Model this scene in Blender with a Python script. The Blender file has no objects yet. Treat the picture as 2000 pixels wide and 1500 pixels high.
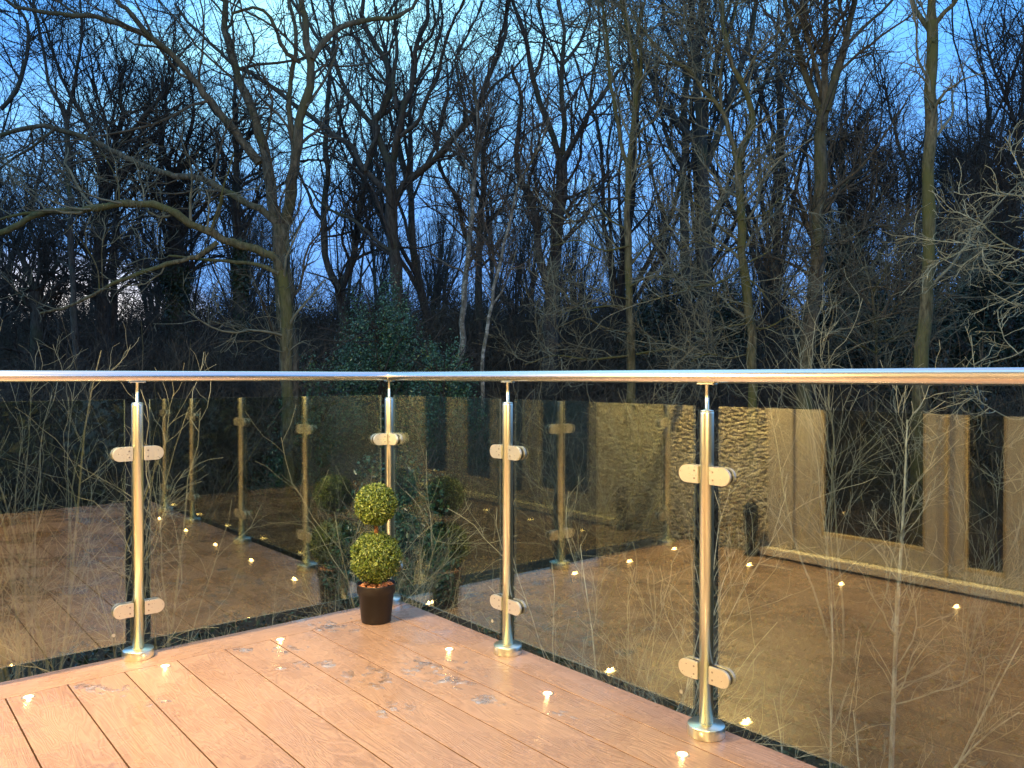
import bpy, bmesh, math, random
import numpy as np
from mathutils import Vector, Matrix
random.seed(7); rng = np.random.default_rng(7)
S = bpy.context.scene; COL = S.collection
R = math.radians

# ------------------------------------------------------------------ camera
cam = bpy.data.cameras.new('camera'); camo = bpy.data.objects.new('camera', cam); COL.objects.link(camo)
cam.sensor_width = 36; cam.lens = 36*1561/2000; cam.clip_end = 2000; cam.clip_start = .02
CAMZ = 1.1; FPX = 1561.0; Y0 = 734.0
camo.location = (0, 0, CAMZ); camo.rotation_euler = (R(90)-math.atan((750-Y0)/FPX), 0, 0)
S.camera = camo

# ------------------------------------------------------------------ world
W = bpy.data.worlds.new('World'); S.world = W; W.use_nodes = True
nt = W.node_tree; nt.nodes.clear(); N = nt.nodes.new; L = nt.links.new
out = N('ShaderNodeOutputWorld')
sky = N('ShaderNodeTexSky'); sky.sky_type = 'NISHITA'; sky.sun_disc = False
sky.sun_elevation = R(-2.5); sky.sun_rotation = R(-35); sky.air_density = 1.2; sky.ozone_density = 3
b1 = N('ShaderNodeBackground'); b1.inputs[1].default_value = .05; L(sky.outputs[0], b1.inputs[0])
tc = N('ShaderNodeTexCoord'); sep = N('ShaderNodeSeparateXYZ'); L(tc.outputs['Generated'], sep.inputs[0])
def M_(op, a, b=None, clamp=False):
    n = N('ShaderNodeMath'); n.operation = op; n.use_clamp = clamp
    for i, v in enumerate((a, b)):
        if v is None: continue
        if isinstance(v, (int, float)): n.inputs[i].default_value = v
        else: L(v, n.inputs[i])
    return n.outputs[0]
def mix_(f, a, b):
    n = N('ShaderNodeMix'); n.data_type = 'RGBA'; n.clamp_factor = True
    for k, v in ((0, f), (6, a), (7, b)):
        if isinstance(v, (int, float)): n.inputs[k].default_value = v
        elif isinstance(v, tuple): n.inputs[k].default_value = (*v, 1)
        else: L(v, n.inputs[k])
    return n.outputs[2]
# elevation ramp of the dusk sky
ramp = N('ShaderNodeValToRGB'); cr = ramp.color_ramp
cr.elements[0].position = 0; cr.elements[0].color = (.14, .26, .55, 1)
cr.elements[1].position = 1; cr.elements[1].color = (.27, .34, .56, 1)
for p, c in ((.10, (.12, .28, .64)), (.22, (.125, .33, .76)), (.42, (.085, .33, .80)), (.62, (.20, .33, .64))):
    e = cr.elements.new(p); e.color = (*c, 1)
L(sep.outputs[2], ramp.inputs[0])
# cloud sheets, seen in perspective on a flat layer overhead
den = M_('ADD', M_('MAXIMUM', sep.outputs[2], 0.0), .16)
cx = M_('DIVIDE', sep.outputs[0], den); cy = M_('DIVIDE', sep.outputs[1], den)
comb = N('ShaderNodeCombineXYZ'); L(cx, comb.inputs[0]); L(cy, comb.inputs[1])
n1 = N('ShaderNodeTexNoise'); n1.inputs['Scale'].default_value = 1.15; n1.inputs['Detail'].default_value = 6; n1.inputs['Roughness'].default_value = .55
mp = N('ShaderNodeMapping'); mp.inputs['Location'].default_value = (3.35, 1.9, 0); L(comb.outputs[0], mp.inputs[0]); L(mp.outputs[0], n1.inputs[0])
cl = M_('MULTIPLY', M_('SUBTRACT', n1.outputs[0], .43), 5.0, True)
hi = M_('MULTIPLY', M_('SUBTRACT', sep.outputs[2], .14), 4.0, True)
left = M_('MULTIPLY', M_('SUBTRACT', .46, sep.outputs[0]), 3.0, True)          # thinner, brighter cloud away from the right
c = mix_(M_('MULTIPLY', M_('MULTIPLY', cl, hi), left), ramp.outputs[0], (.36, .78, .95))
low = M_('SUBTRACT', 1.0, hi)
n2 = N('ShaderNodeTexNoise'); n2.inputs['Scale'].default_value = 2.3; n2.inputs['Detail'].default_value = 4
mp2 = N('ShaderNodeMapping'); mp2.inputs['Scale'].default_value = (1, 1, 7); L(tc.outputs['Generated'], mp2.inputs[0]); L(mp2.outputs[0], n2.inputs[0])
c = mix_(M_('MULTIPLY', M_('MULTIPLY', M_('SUBTRACT', n2.outputs[0], .42), 3.0, True), M_('MULTIPLY', low, .75)), c, (.10, .23, .52))
# afterglow low in the west (left)
gx = M_('MULTIPLY', M_('ADD', sep.outputs[0], .49), 6.5); gz = M_('MULTIPLY', M_('SUBTRACT', sep.outputs[2], .06), 13.0)
gl = M_('SUBTRACT', 1.0, M_('ADD', M_('MULTIPLY', gx, gx), M_('MULTIPLY', gz, gz)), True)
fwd = M_('MULTIPLY', sep.outputs[1], 3.0, True)
c = mix_(M_('MULTIPLY', gl, fwd), c, (1.0, .92, .86))
b2 = N('ShaderNodeBackground'); b2.inputs[1].default_value = 1.75; L(c, b2.inputs[0])
add = N('ShaderNodeAddShader'); L(b1.outputs[0], add.inputs[0]); L(b2.outputs[0], add.inputs[1]); L(add.outputs[0], out.inputs[0])

# ------------------------------------------------------------------ the sun, already down: only a trace of its glow
sl = bpy.data.lights.new('sun', 'SUN'); sl.energy = .02; sl.angle = R(12); sl.color = (1, .75, .6)
so = bpy.data.objects.new('sun', sl); COL.objects.link(so)
sd = Vector((math.sin(R(-35)), math.cos(R(-35)), -.0437)); so.rotation_euler = sd.to_track_quat('Z', 'Y').to_euler()
S.view_settings.view_transform = 'Standard'; S.view_settings.look = 'None'
S.view_settings.exposure = .25; S.view_settings.gamma = 1; S.view_settings.use_curve_mapping = False
S.cycles.max_bounces = 10; S.cycles.transparent_max_bounces = 24; S.cycles.glossy_bounces = 5; S.cycles.diffuse_bounces = 3
S.cycles.use_denoising = True; S.cycles.sample_clamp_indirect = 6; S.cycles.caustics_reflective = False; S.cycles.caustics_refractive = False

# ------------------------------------------------------------------ helpers
def link(name, me, mats, parent=None):
    o = bpy.data.objects.new(name, me); COL.objects.link(o)
    for m in (mats if isinstance(mats, (list, tuple)) else [mats]):
        if m: me.materials.append(m)
    if parent: o.parent = parent
    return o
def obj(name, bm, mats, parent=None, smooth=False):
    me = bpy.data.meshes.new(name); bm.normal_update(); bm.to_mesh(me); bm.free()
    if smooth:
        me.polygons.foreach_set('use_smooth', [True]*len(me.polygons))
    return link(name, me, mats, parent)
def empty(name, loc=(0, 0, 0), rz=0):
    o = bpy.data.objects.new(name, None); COL.objects.link(o); o.location = loc; o.rotation_euler = (0, 0, rz); o.empty_display_size = .1
    return o
def tag(o, label=None, cat=None, group=None, kind=None):
    for k, v in (('label', label), ('category', cat), ('group', group), ('kind', kind)):
        if v: o[k] = v
    return o
def npmesh(name, V, F, mat_idx=None, smooth=True):
    """V (n,3), F (m,4) or (m,3)"""
    me = bpy.data.meshes.new(name); k = F.shape[1]
    me.vertices.add(len(V)); me.vertices.foreach_set('co', np.ascontiguousarray(V, dtype=np.float32).ravel())
    me.loops.add(F.size); me.loops.foreach_set('vertex_index', np.ascontiguousarray(F, dtype=np.int32).ravel())
    me.polygons.add(len(F)); me.polygons.foreach_set('loop_start', np.arange(0, F.size, k, dtype=np.int32))
    if smooth: me.polygons.foreach_set('use_smooth', np.ones(len(F), dtype=bool))
    if mat_idx is not None: me.polygons.foreach_set('material_index', mat_idx.astype(np.int32))
    me.update(calc_edges=True); return me
def cube(bm, x0, x1, y0, y1, z0, z1, bev=0, mi=0, seg=2):
    r = bmesh.ops.create_cube(bm, size=1); vs = r['verts']
    for v in vs:
        v.co.x = x0 if v.co.x < 0 else x1; v.co.y = y0 if v.co.y < 0 else y1; v.co.z = z0 if v.co.z < 0 else z1
    fs = {f for v in vs for f in v.link_faces}
    if bev:
        es = list({e for v in vs for e in v.link_edges})
        rr = bmesh.ops.bevel(bm, geom=es, offset=bev, segments=seg, affect='EDGES', profile=.5)
        fs = {f for f in bm.faces if f.is_valid and (f in fs or f in rr['faces'])}
    for f in fs: f.material_index = mi
def lathe(bm, prof, seg=32, mi=0, axis='Z', off=(0, 0, 0), smooth=True):
    rings = []
    for r, z in prof:
        ring = []
        for k in range(seg):
            a = 2*math.pi*k/seg
            if axis == 'Z': p = (r*math.cos(a), r*math.sin(a), z)
            elif axis == 'X': p = (z, r*math.cos(a), r*math.sin(a))
            else: p = (r*math.sin(a), z, r*math.cos(a))
            ring.append(bm.verts.new((p[0]+off[0], p[1]+off[1], p[2]+off[2])))
        rings.append(ring)
    for a, b in zip(rings, rings[1:]):
        for k in range(seg):
            f = bm.faces.new((a[k], a[(k+1) % seg], b[(k+1) % seg], b[k])); f.smooth = smooth; f.material_index = mi
    for ring, fl in ((rings[0], True), (rings[-1], False)):
        f = bm.faces.new(ring[::-1] if fl else ring); f.material_index = mi
def tubes(P, Rr, sides=4):
    """P (m,n,3), Rr (m,n) -> V, F"""
    m, n, _ = P.shape
    T = np.gradient(P, axis=1); T /= np.linalg.norm(T, axis=2, keepdims=True)+1e-9
    mean = P[:, -1]-P[:, 0]; mean /= np.linalg.norm(mean, axis=1, keepdims=True)+1e-9
    ref = np.where(np.abs(mean[:, 1:2]) < .7, np.array([[0, 1., 0]]), np.array([[1., 0, 0]]))
    A = np.cross(T, ref[:, None, :]); A /= np.linalg.norm(A, axis=2, keepdims=True)+1e-9
    B = np.cross(T, A)
    ang = np.arange(sides)*2*math.pi/sides
    V = P[:, :, None, :]+Rr[:, :, None, None]*(A[:, :, None, :]*np.cos(ang)[None, None, :, None]+B[:, :, None, :]*np.sin(ang)[None, None, :, None])
    idx = np.arange(m*n*sides).reshape(m, n, sides)
    a = idx[:, :-1, :]; b = np.roll(a, -1, axis=2); c_ = idx[:, 1:, :]; d = np.roll(c_, -1, axis=2)
    F = np.stack([a, b, d, c_], axis=-1).reshape(-1, 4)
    return V.reshape(-1, 3), F
def merge(parts):
    Vs, Fs, o = [], [], 0
    for V, F in parts:
        Vs.append(V); Fs.append(F+o); o += len(V)
    return np.concatenate(Vs), np.concatenate(Fs)
def unit(v): return v/(np.linalg.norm(v, axis=-1, keepdims=True)+1e-9)
def grow(P, Rr, N_, n, length, ratio, angle, up, wig, rmin, lo=.15, taper=.35, droop=0, flat=1.0, lenvar=.45, rmax=9, g=None):
    """N_ children spread over the parent polylines P (m,k,3)"""
    g = g or rng
    m, k, _ = P.shape
    seg = np.linalg.norm(np.diff(P, axis=1), axis=2)
    w = seg.copy(); u = (np.arange(k-1)+.5)/(k-1); w[:, u < lo] = 0
    w = w.ravel()/w.sum(); ch = g.choice(len(w), N_, p=w); mi, si = ch//(k-1), ch % (k-1)
    fr = g.random(N_)[:, None]
    st = P[mi, si]*(1-fr)+P[mi, si+1]*fr
    pr = Rr[mi, si]*(1-fr[:, 0])+Rr[mi, si+1]*fr[:, 0]
    t = unit(P[mi, si+1]-P[mi, si])
    rnd = g.normal(size=(N_, 3)); rnd -= (rnd*t).sum(1, keepdims=True)*t; rnd = unit(rnd)
    a = np.radians(angle)*(1+.35*g.normal(size=N_))[:, None]
    d = unit(t*np.cos(a)+rnd*np.sin(a))
    d[:, 2] *= flat; d[:, 2] += up*.4; d = unit(d)
    r0 = np.clip(pr*ratio*(.6+.6*g.random(N_)), rmin, rmax)
    ln = length*(1-lenvar+2*lenvar*g.random(N_))*np.clip(pr/np.median(pr), .5, 1.6)**.4
    Q = np.zeros((N_, n, 3)); Q[:, 0] = st
    for i in range(1, n):
        d = unit(d+wig*g.normal(size=(N_, 3))+np.array([0, 0, up*.14-droop*.1*i/n]))
        Q[:, i] = Q[:, i-1]+d*(ln/(n-1))[:, None]
    q = np.linspace(0, 1, n)[None, :]
    RR = r0[:, None]*(1-(1-taper)*q)
    return Q, np.maximum(RR, rmin*.8)
def catmull(pts, n):
    pts = np.array(pts, float)
    if len(pts) == 2: return pts[0]+(pts[1]-pts[0])*np.linspace(0, 1, n)[:, None]
    d = np.r_[0, np.cumsum(np.linalg.norm(np.diff(pts[:, :2], axis=0), axis=1))]
    e = np.vstack([2*pts[0]-pts[1], pts, 2*pts[-1]-pts[-2]])
    o = []
    for x in np.linspace(0, d[-1], n):
        i = min(np.searchsorted(d, x, 'right')-1, len(pts)-2); t = (x-d[i])/(d[i+1]-d[i]+1e-9)
        p0, p1, p2, p3 = e[i], e[i+1], e[i+2], e[i+3]
        o.append(.5*((2*p1)+(-p0+p2)*t+(2*p0-5*p1+4*p2-p3)*t*t+(-p0+3*p1-3*p2+p3)*t**3))
    return np.array(o)

# ------------------------------------------------------------------ materials
class Mat:
    def __init__(s, name):
        s.m = bpy.data.materials.new(name); s.m.use_nodes = True; s.t = s.m.node_tree; s.b = s.t.nodes['Principled BSDF']
        s.out = s.t.nodes['Material Output']
    def n(s, ty, **kw):
        x = s.t.nodes.new('ShaderNode'+ty)
        for k, v in kw.items():
            if k.startswith('_'): setattr(x, k[1:], v)
            else: x.inputs[k.replace('__', ' ')].default_value = v
        return x
    def l(s, a, b): s.t.links.new(a, b)
    def set(s, **kw):
        for k, v in kw.items(): s.b.inputs[k.replace('_', ' ')].default_value = v
        return s
    def coord(s, scale=(1, 1, 1), space='Object', rand=False):
        c = s.n('TexCoord'); mp = s.n('Mapping'); mp.inputs['Scale'].default_value = scale
        src = c.outputs[space]
        if rand:
            oi = s.n('ObjectInfo'); ad = s.n('VectorMath', _operation='MULTIPLY_ADD')
            cb = s.n('CombineXYZ'); s.l(oi.outputs['Random'], cb.inputs[0]); s.l(oi.outputs['Random'], cb.inputs[1]); s.l(oi.outputs['Random'], cb.inputs[2])
            s.l(cb.outputs[0], ad.inputs[0]); ad.inputs[1].default_value = (37, 19, 53); s.l(src, ad.inputs[2]); src = ad.outputs[0]
        s.l(src, mp.inputs[0]); return mp.outputs[0]
    def noise(s, vec, scale, detail=4, rough=.5, dist=0):
        x = s.n('TexNoise', Scale=scale, Detail=detail, Roughness=rough, Distortion=dist); s.l(vec, x.inputs['Vector']); return x.outputs[0]
    def ramp(s, fac, stops):
        r = s.n('ValToRGB'); cr = r.color_ramp
        while len(cr.elements) < len(stops): cr.elements.new(.5)
        for e, (p, c) in zip(cr.elements, stops): e.position = p; e.color = (*c, 1) if len(c) == 3 else c
        s.l(fac, r.inputs[0]); return r.outputs[0]
    def math(s, op, a, b=None, clamp=False):
        x = s.n('Math', _operation=op, _use_clamp=clamp)
        for i, v in enumerate((a, b)):
            if v is None: continue
            if isinstance(v, (int, float)): x.inputs[i].default_value = v
            else: s.l(v, x.inputs[i])
        return x.outputs[0]
    def mix(s, f, a, b):
        x = s.n('Mix', _data_type='RGBA')
        for k, v in ((0, f), (6, a), (7, b)):
            if isinstance(v, (int, float)): x.inputs[k].default_value = v
            elif isinstance(v, tuple): x.inputs[k].default_value = (*v, 1)
            else: s.l(v, x.inputs[k])
        return x.outputs[2]
    def bump(s, h, strength=.5, dist=.01, prev=None):
        x = s.n('Bump', Strength=strength, Distance=dist); s.l(h, x.inputs['Height'])
        if prev: s.l(prev, x.inputs['Normal'])
        s.l(x.outputs[0], s.b.inputs['Normal']); return x.outputs[0]

def bark(name, c1, c2, moss=None, mossamt=.5, scale=1.0, speck=None):
    m = Mat(name); v = m.coord((6*scale, 6*scale, 1.6*scale), rand=True); v2 = m.coord((1, 1, 1), rand=True)
    a = m.noise(v, 3.0, 6, .65, .4)
    col = m.ramp(a, [(.36, c1), (.64, c2)])
    if moss:
        b = m.noise(v2, 1.1, 5, .6)
        f = m.math('MULTIPLY', m.math('SUBTRACT', b, .62-.3*mossamt), 5.0, True)
        col = m.mix(f, col, moss)
    if speck:
        c_ = m.noise(v2, 7.0, 5, .7)
        col = m.mix(m.math('MULTIPLY', m.math('SUBTRACT', c_, .52), 8.0, True), col, speck)
    m.l(col, m.b.inputs['Base Color']); m.set(Roughness=.9); m.b.inputs['Specular IOR Level'].default_value = .15
    m.bump(a, .9, .03); return m.m
def plain(name, c, rough=.8, spec=.2, metal=0, var=0.0, vs=30):
    m = Mat(name)
    if var:
        a = m.noise(m.coord(rand=True), vs, 4)
        m.l(m.ramp(a, [(.3, tuple(x*(1-var) for x in c)), (.7, tuple(min(1, x*(1+var)) for x in c))]), m.b.inputs['Base Color'])
    else: m.b.inputs['Base Color'].default_value = (*c, 1)
    m.set(Roughness=rough, Metallic=metal); m.b.inputs['Specular IOR Level'].default_value = spec; return m.m
def leafmat(name, stops, rough=.5, spec=.4, trans=0):
    m = Mat(name); g = m.n('NewGeometry'); m.l(m.ramp(g.outputs['Random Per Island'], stops), m.b.inputs['Base Color'])
    m.set(Roughness=rough); m.b.inputs['Specular IOR Level'].default_value = spec; return m.m

BK = {
 'olive': bark('mossy bark', (.035, .030, .018), (.155, .135, .078), (.085, .083, .028), .75),
 'brown': bark('brown bark', (.035, .031, .022), (.13, .115, .08), (.07, .07, .03), .5),
 'dark': bark('dark bark', (.035, .03, .025), (.085, .075, .062), (.05, .055, .03), .4),
 'birch': bark('pale speckled bark', (.09, .08, .06), (.22, .21, .17), (.12, .11, .04), .35, 1.5, (.42, .40, .34)),
}
TW = {'olive': plain('pale lichened twigs', (.145, .14, .095), .9, .1, var=.35, vs=6), 'brown': plain('brown twigs', (.07, .062, .046), .9, .1, var=.3, vs=5),
      'dark': plain('dark twigs', (.055, .048, .042), .9, .1, var=.3, vs=5), 'birch': plain('birch twigs', (.10, .08, .06), .9, .1, var=.3, vs=5)}
BK['white'] = bark('whitish birch bark', (.22, .22, .15), (.55, .55, .41), None, 0, 2.0)
TW['white'] = plain('birch sapling twigs', (.28, .27, .18), .9, .1, var=.25, vs=6)
BK['pale'] = bark('pale green sapling bark', (.13, .13, .085), (.27, .265, .18), (.16, .165, .08), .5, 2.0)
TW['pale'] = plain('pale sapling twigs', (.23, .225, .15), .9, .1, var=.25, vs=6)

# steel: brushed and slightly smeared with rain
m = Mat('brushed stainless steel'); m.set(Metallic=1.0, Base_Color=(.82, .84, .66, 1), Roughness=.3)
vv = m.coord((90, 90, 1.2)); nn = m.noise(vv, 6, 3); m.l(m.ramp(nn, [(.3, (.28,)*3), (.7, (.33,)*3)]), m.b.inputs['Roughness'])
m.bump(m.noise(m.coord((90, 90, 1)), 10, 2), .02, .001); STEEL = m.m
m = Mat('brushed steel handrail'); m.set(Metallic=1.0, Base_Color=(.80, .78, .75, 1), Roughness=.2)
nn = m.noise(m.coord((1.5, 150, 150)), 6, 3); m.l(m.ramp(nn, [(.3, (.22,)*3), (.7, (.28,)*3)]), m.b.inputs['Roughness'])
m.bump(m.noise(m.coord((1, 160, 160)), 6, 2), .015, .001); RAILM = m.m
m = Mat('rain spotted satin steel clamp'); m.set(Metallic=.85, Base_Color=(.70, .70, .62, 1), Roughness=.38)
nn = m.noise(m.coord(), 120, 2, .5); m.l(m.ramp(nn, [(.58, (.36,)*3), (.70, (.26,)*3)]), m.b.inputs['Roughness']); m.bump(m.math('MULTIPLY', m.math('SUBTRACT', nn, .6), 6.0, True), .12, .0006); CLAMPM = m.m
RUBBER = plain('black rubber gasket', (.012, .012, .012), .6, .3)
SCREW = plain('screw head', (.35, .33, .3), .35, .5, 1.0)
# glass
m = Mat('clear balustrade glass'); m.t.nodes.remove(m.b)
lw = m.n('LayerWeight', Blend=.5); frv = m.math('ADD', m.math('MULTIPLY', m.math('POWER', lw.outputs['Facing'], 5.0), .85), .15)
tr = m.n('BsdfTransparent'); tr.inputs[0].default_value = (.91, .93, .92, 1)
gl_ = m.n('BsdfGlossy', Roughness=0.0); gl_.inputs['Roughness'].default_value = .004; gl_.inputs[0].default_value = (.93, 1, .80, 1); mx = m.n('MixShader')
m.l(frv, mx.inputs[0]); m.l(tr.outputs[0], mx.inputs[1]); m.l(gl_.outputs[0], mx.inputs[2])
bp = m.n('Bump', Strength=.004, Distance=.01); m.l(m.noise(m.coord(), 1.6, 1), bp.inputs['Height']); m.l(bp.outputs[0], gl_.inputs['Normal'])
m.l(mx.outputs[0], m.out.inputs[0]); GLASS = m.m
m = Mat('polished glass edge'); m.set(Base_Color=(.22, .30, .27, 1), Roughness=.15, Alpha=.35); m.b.inputs['Specular IOR Level'].default_value = .8; EDGE = m.m
m = Mat('etched glass mark'); m.set(Base_Color=(.5, .5, .45, 1), Roughness=.7, Alpha=.55); ETCH = m.m

# decking
m = Mat('embossed oak composite decking')
v = m.coord((.9, 7.0, 7.0), rand=True)
base = m.noise(v, 1.3, 3, .5, .6)
rings = m.math('FRACT', m.math('MULTIPLY', base, 26.0))
rg = m.math('ABSOLUTE', m.math('SUBTRACT', m.math('MULTIPLY', rings, 2.0), 1.0))
fine = m.noise(m.coord((6, 160, 160), rand=True), 2.0, 4, .6)
gr = m.math('ADD', m.math('MULTIPLY', rg, .5), m.math('MULTIPLY', fine, .8))
big = m.noise(m.coord((1.2, 3, 1), rand=True), 1.5, 4)
col = m.ramp(m.math('ADD', m.math('MULTIPLY', gr, .45), m.math('MULTIPLY', big, .5)), [(.22, (.20, .120, .080)), (.50, (.345, .220, .148)), (.85, (.46, .31, .22))])
m.l(col, m.b.inputs['Base Color'])
wet = m.noise(m.coord((1, 1, 1), 'Object', False), 2.6, 5, .62)      # boards share the deck's axes, so the damp runs on over the joints
wm = m.math('MULTIPLY', m.math('SUBTRACT', wet, .45), 6.0, True)
m.l(m.ramp(wm, [(0, (.40,)*3), (1, (.17,)*3)]), m.b.inputs['Roughness'])
m.b.inputs['Coat Weight'].default_value = .75; m.l(m.ramp(wm, [(0, (.32,)*3), (1, (.07,)*3)]), m.b.inputs['Coat Roughness'])
m.b.inputs['Specular IOR Level'].default_value = .55
m.bump(gr, .6, .0028); DECK = m.m
FLANK = plain('joint shade board flank', (.15, .088, .058), .9)
SUB = plain('dark deck frame timber', (.03, .022, .015), .9)
m = Mat('standing rainwater'); m.t.nodes.remove(m.b)
lw = m.n('LayerWeight', Blend=.5); tr = m.n('BsdfTransparent'); gg = m.n('BsdfGlossy'); gg.inputs['Roughness'].default_value = .03; mx = m.n('MixShader')
bp = m.n('Bump', Strength=.7, Distance=.006); m.l(m.noise(m.coord((1, 1, 1)), 60, 2, .5), bp.inputs['Height']); m.l(bp.outputs[0], gg.inputs['Normal']); m.l(bp.outputs[0], lw.inputs['Normal'])
frv = m.math('ADD', m.math('MULTIPLY', m.math('POWER', lw.outputs['Facing'], 3.2), .9), .03)
sky_glint = m.n('BsdfDiffuse'); sky_glint.inputs[0].default_value = (.58, .60, .70, 1); mf = m.n('MixShader')      # pale diffuse colour painted in for sky glints on the drops
m.l(m.math('MULTIPLY', m.math('SUBTRACT', m.noise(m.coord((1, 1, 1)), 22, 4, .7), .47), 2.4, True), mf.inputs[0]); m.l(tr.outputs[0], mf.inputs[1]); m.l(sky_glint.outputs[0], mf.inputs[2])
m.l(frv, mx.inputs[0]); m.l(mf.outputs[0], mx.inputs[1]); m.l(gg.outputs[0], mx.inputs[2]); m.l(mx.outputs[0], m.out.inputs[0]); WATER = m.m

# house
m = Mat('cream pebbledash render'); vv = m.coord()
vo = m.n('TexVoronoi', Scale=46); m.l(vv, vo.inputs['Vector']); a = m.noise(vv, 40, 4)
m.l(m.ramp(vo.outputs['Color'], [(0, (.40, .34, .22)), (.5, (.66, .58, .41)), (1, (.80, .73, .56))]), m.b.inputs['Base Color'])
m.set(Roughness=.9); m.bump(m.math('SUBTRACT', a, m.math('MULTIPLY', vo.outputs['Distance'], 1.2)), 1.0, .045); DASH = m.m
UPVC = plain('taupe door frame', (.50, .44, .34), .35, .5)
SILLM = plain('cream door sill', (.78, .70, .52), .45, .4)
BEAD = plain('pale gilt door bead', (.55, .42, .22), .4, .5)
m = Mat('dark room glazing'); m.set(Base_Color=(.008, .008, .008, 1), Roughness=.02); m.b.inputs['Specular IOR Level'].default_value = .9; PANE = m.m
BLACK = plain('black painted metal', (.01, .01, .01), .35, .5)
ROOFM = plain('slate', (.06, .06, .065), .7)
# lamps
def emis(name, c, s):
    m = Mat(name); m.set(Base_Color=(0, 0, 0, 1)); m.b.inputs['Emission Color'].default_value = (*c, 1); m.b.inputs['Emission Strength'].default_value = s; return m.m
m = Mat('lit deck lamp lens'); m.set(Base_Color=(0, 0, 0, 1)); tcx = m.n('TexCoord'); ln_ = m.n('VectorMath', _operation='LENGTH'); m.l(tcx.outputs['Object'], ln_.inputs[0])
hot = m.math('MULTIPLY', m.math('SUBTRACT', .0165, ln_.outputs['Value']), 110.0, True)      # hot centre, amber rim of the frosted lens
m.l(m.mix(hot, (1, .50, .14), (1, .78, .45)), m.b.inputs['Emission Color']); m.l(m.math('ADD', m.math('MULTIPLY', hot, 22.0), 2.2), m.b.inputs['Emission Strength']); LENS = m.m
LENSW = emis('lit wall lamp lens', (1, .62, .28), 12)

# ------------------------------------------------------------------ deck axes: s along the right run, t along the left run, origin at the corner post
C0 = Vector((-.592, 3.850, 0)); U = Vector((.6450, -.7642, 0)); Vv = Vector((-.7642, -.6450, 0))
def D(s, t, z=0): return C0+U*s+Vv*t+Vector((0, 0, z))
DECKM = Matrix(((U.x, -Vv.x, 0, C0.x), (U.y, -Vv.y, 0, C0.y), (0, 0, 1, 0), (0, 0, 0, 1)))   # local x = s, local y = -t
RZ = math.atan2(U.y, U.x)
def deck_empty(name, s=0, t=0, z=0): return empty(name, D(s, t, z), RZ)

# ------------------------------------------------------------------ ground
def gz_(x, y):
    x = np.asarray(x, float); y = np.asarray(y, float)
    z = -2.35+np.interp(y, [4, 10, 18, 30, 45, 80, 200], [0, .15, .7, 1.6, 2.6, 3.0, 3.0])
    z = z+.16*np.sin(x*.7+1.3)*np.cos(y*.5)+.10*np.sin(x*1.9+y*1.3)+.05*np.sin(x*4.1-y*3.7)
    return z
xs = np.concatenate([[-600, -250, -120, -70], np.linspace(-45, 45, 150), [70, 120, 250, 600]]); ys = np.concatenate([[-400, -120, -40, -15], np.linspace(-6, 60, 120), [75, 100, 150, 250, 600]])
X, Yg = np.meshgrid(xs, ys); Z = gz_(X, Yg); V = np.stack([X, Yg, Z], -1).reshape(-1, 3)
ii = np.arange(len(V)).reshape(X.shape); F = np.stack([ii[:-1, :-1], ii[:-1, 1:], ii[1:, 1:], ii[1:, :-1]], -1).reshape(-1, 4)
m = Mat('leaf littered woodland soil'); vv = m.coord()
a = m.noise(vv, 9, 8, .7); b = m.noise(vv, .7, 4)
c1 = m.ramp(a, [(.3, (.022, .017, .011)), (.55, (.06, .043, .025)), (.75, (.11, .08, .045))])
c2 = m.ramp(a, [(.3, (.014, .02, .008)), (.7, (.055, .065, .024))])
m.l(m.mix(m.math('MULTIPLY', m.math('SUBTRACT', b, .48), 6, True), c1, c2), m.b.inputs['Base Color']); m.set(Roughness=.95); m.bump(a, 1, .06)
tag(link('woodland_ground', npmesh('woodland_ground', V, F), m.m), kind='structure')

# ------------------------------------------------------------------ deck
deck = tag(deck_empty('deck'), kind='structure')
EDGE_S, EDGE_T, TEND, SEND = -.058, -.066, 2.325, 4.15
def side_dark(bm):      # board flanks coloured darker, painting shade into the joints
    bm.normal_update()
    for f in bm.faces:
        if abs(f.normal.z) < .3: f.material_index = 1
def board(s0, s1, t0, t1, along='s', name='board', z1=0.0):
    bm = bmesh.new()
    if along == 's':
        cube(bm, s0, s1, -t1, -t0, z1-.03, z1, .0013)
        side_dark(bm); o = obj(name, bm, [DECK, FLANK], deck)
    else:
        cube(bm, -t1, -t0, -s1, -s0, z1-.03, z1, .0013)     # built along local x, turned a quarter so the grain follows it
        side_dark(bm); o = obj(name, bm, [DECK, FLANK], deck); o.rotation_euler = (0, 0, R(90)); o.location = (0, 0, 0)
    return o
gap = .0045
board(EDGE_S+.028, .132, EDGE_T, TEND, 't', 'border_board')
board(EDGE_S-.004, EDGE_S+.0245, EDGE_T, TEND, 't', 'edging_board', -.006)
board(.132+gap, SEND, EDGE_T, .090, 's', 'border_board')
t = .090; k = 0
while t < TEND-.02:
    t1 = min(t+.1885, TEND)
    o = board(.132+gap, SEND, t+gap, t1, 's'); t = t1; k += 1
bm = bmesh.new(); cube(bm, EDGE_S+.01, SEND, -TEND, -EDGE_T-.01, -.12, -.0305); obj('deck_frame', bm, SUB, deck)
for s_ in (.2, 1.9, 3.9):
    bm = bmesh.new(); cube(bm, s_-.05, s_+.05, -.15, -.05, -2.7, -.12); obj('support_post', bm, SUB, deck)

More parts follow.
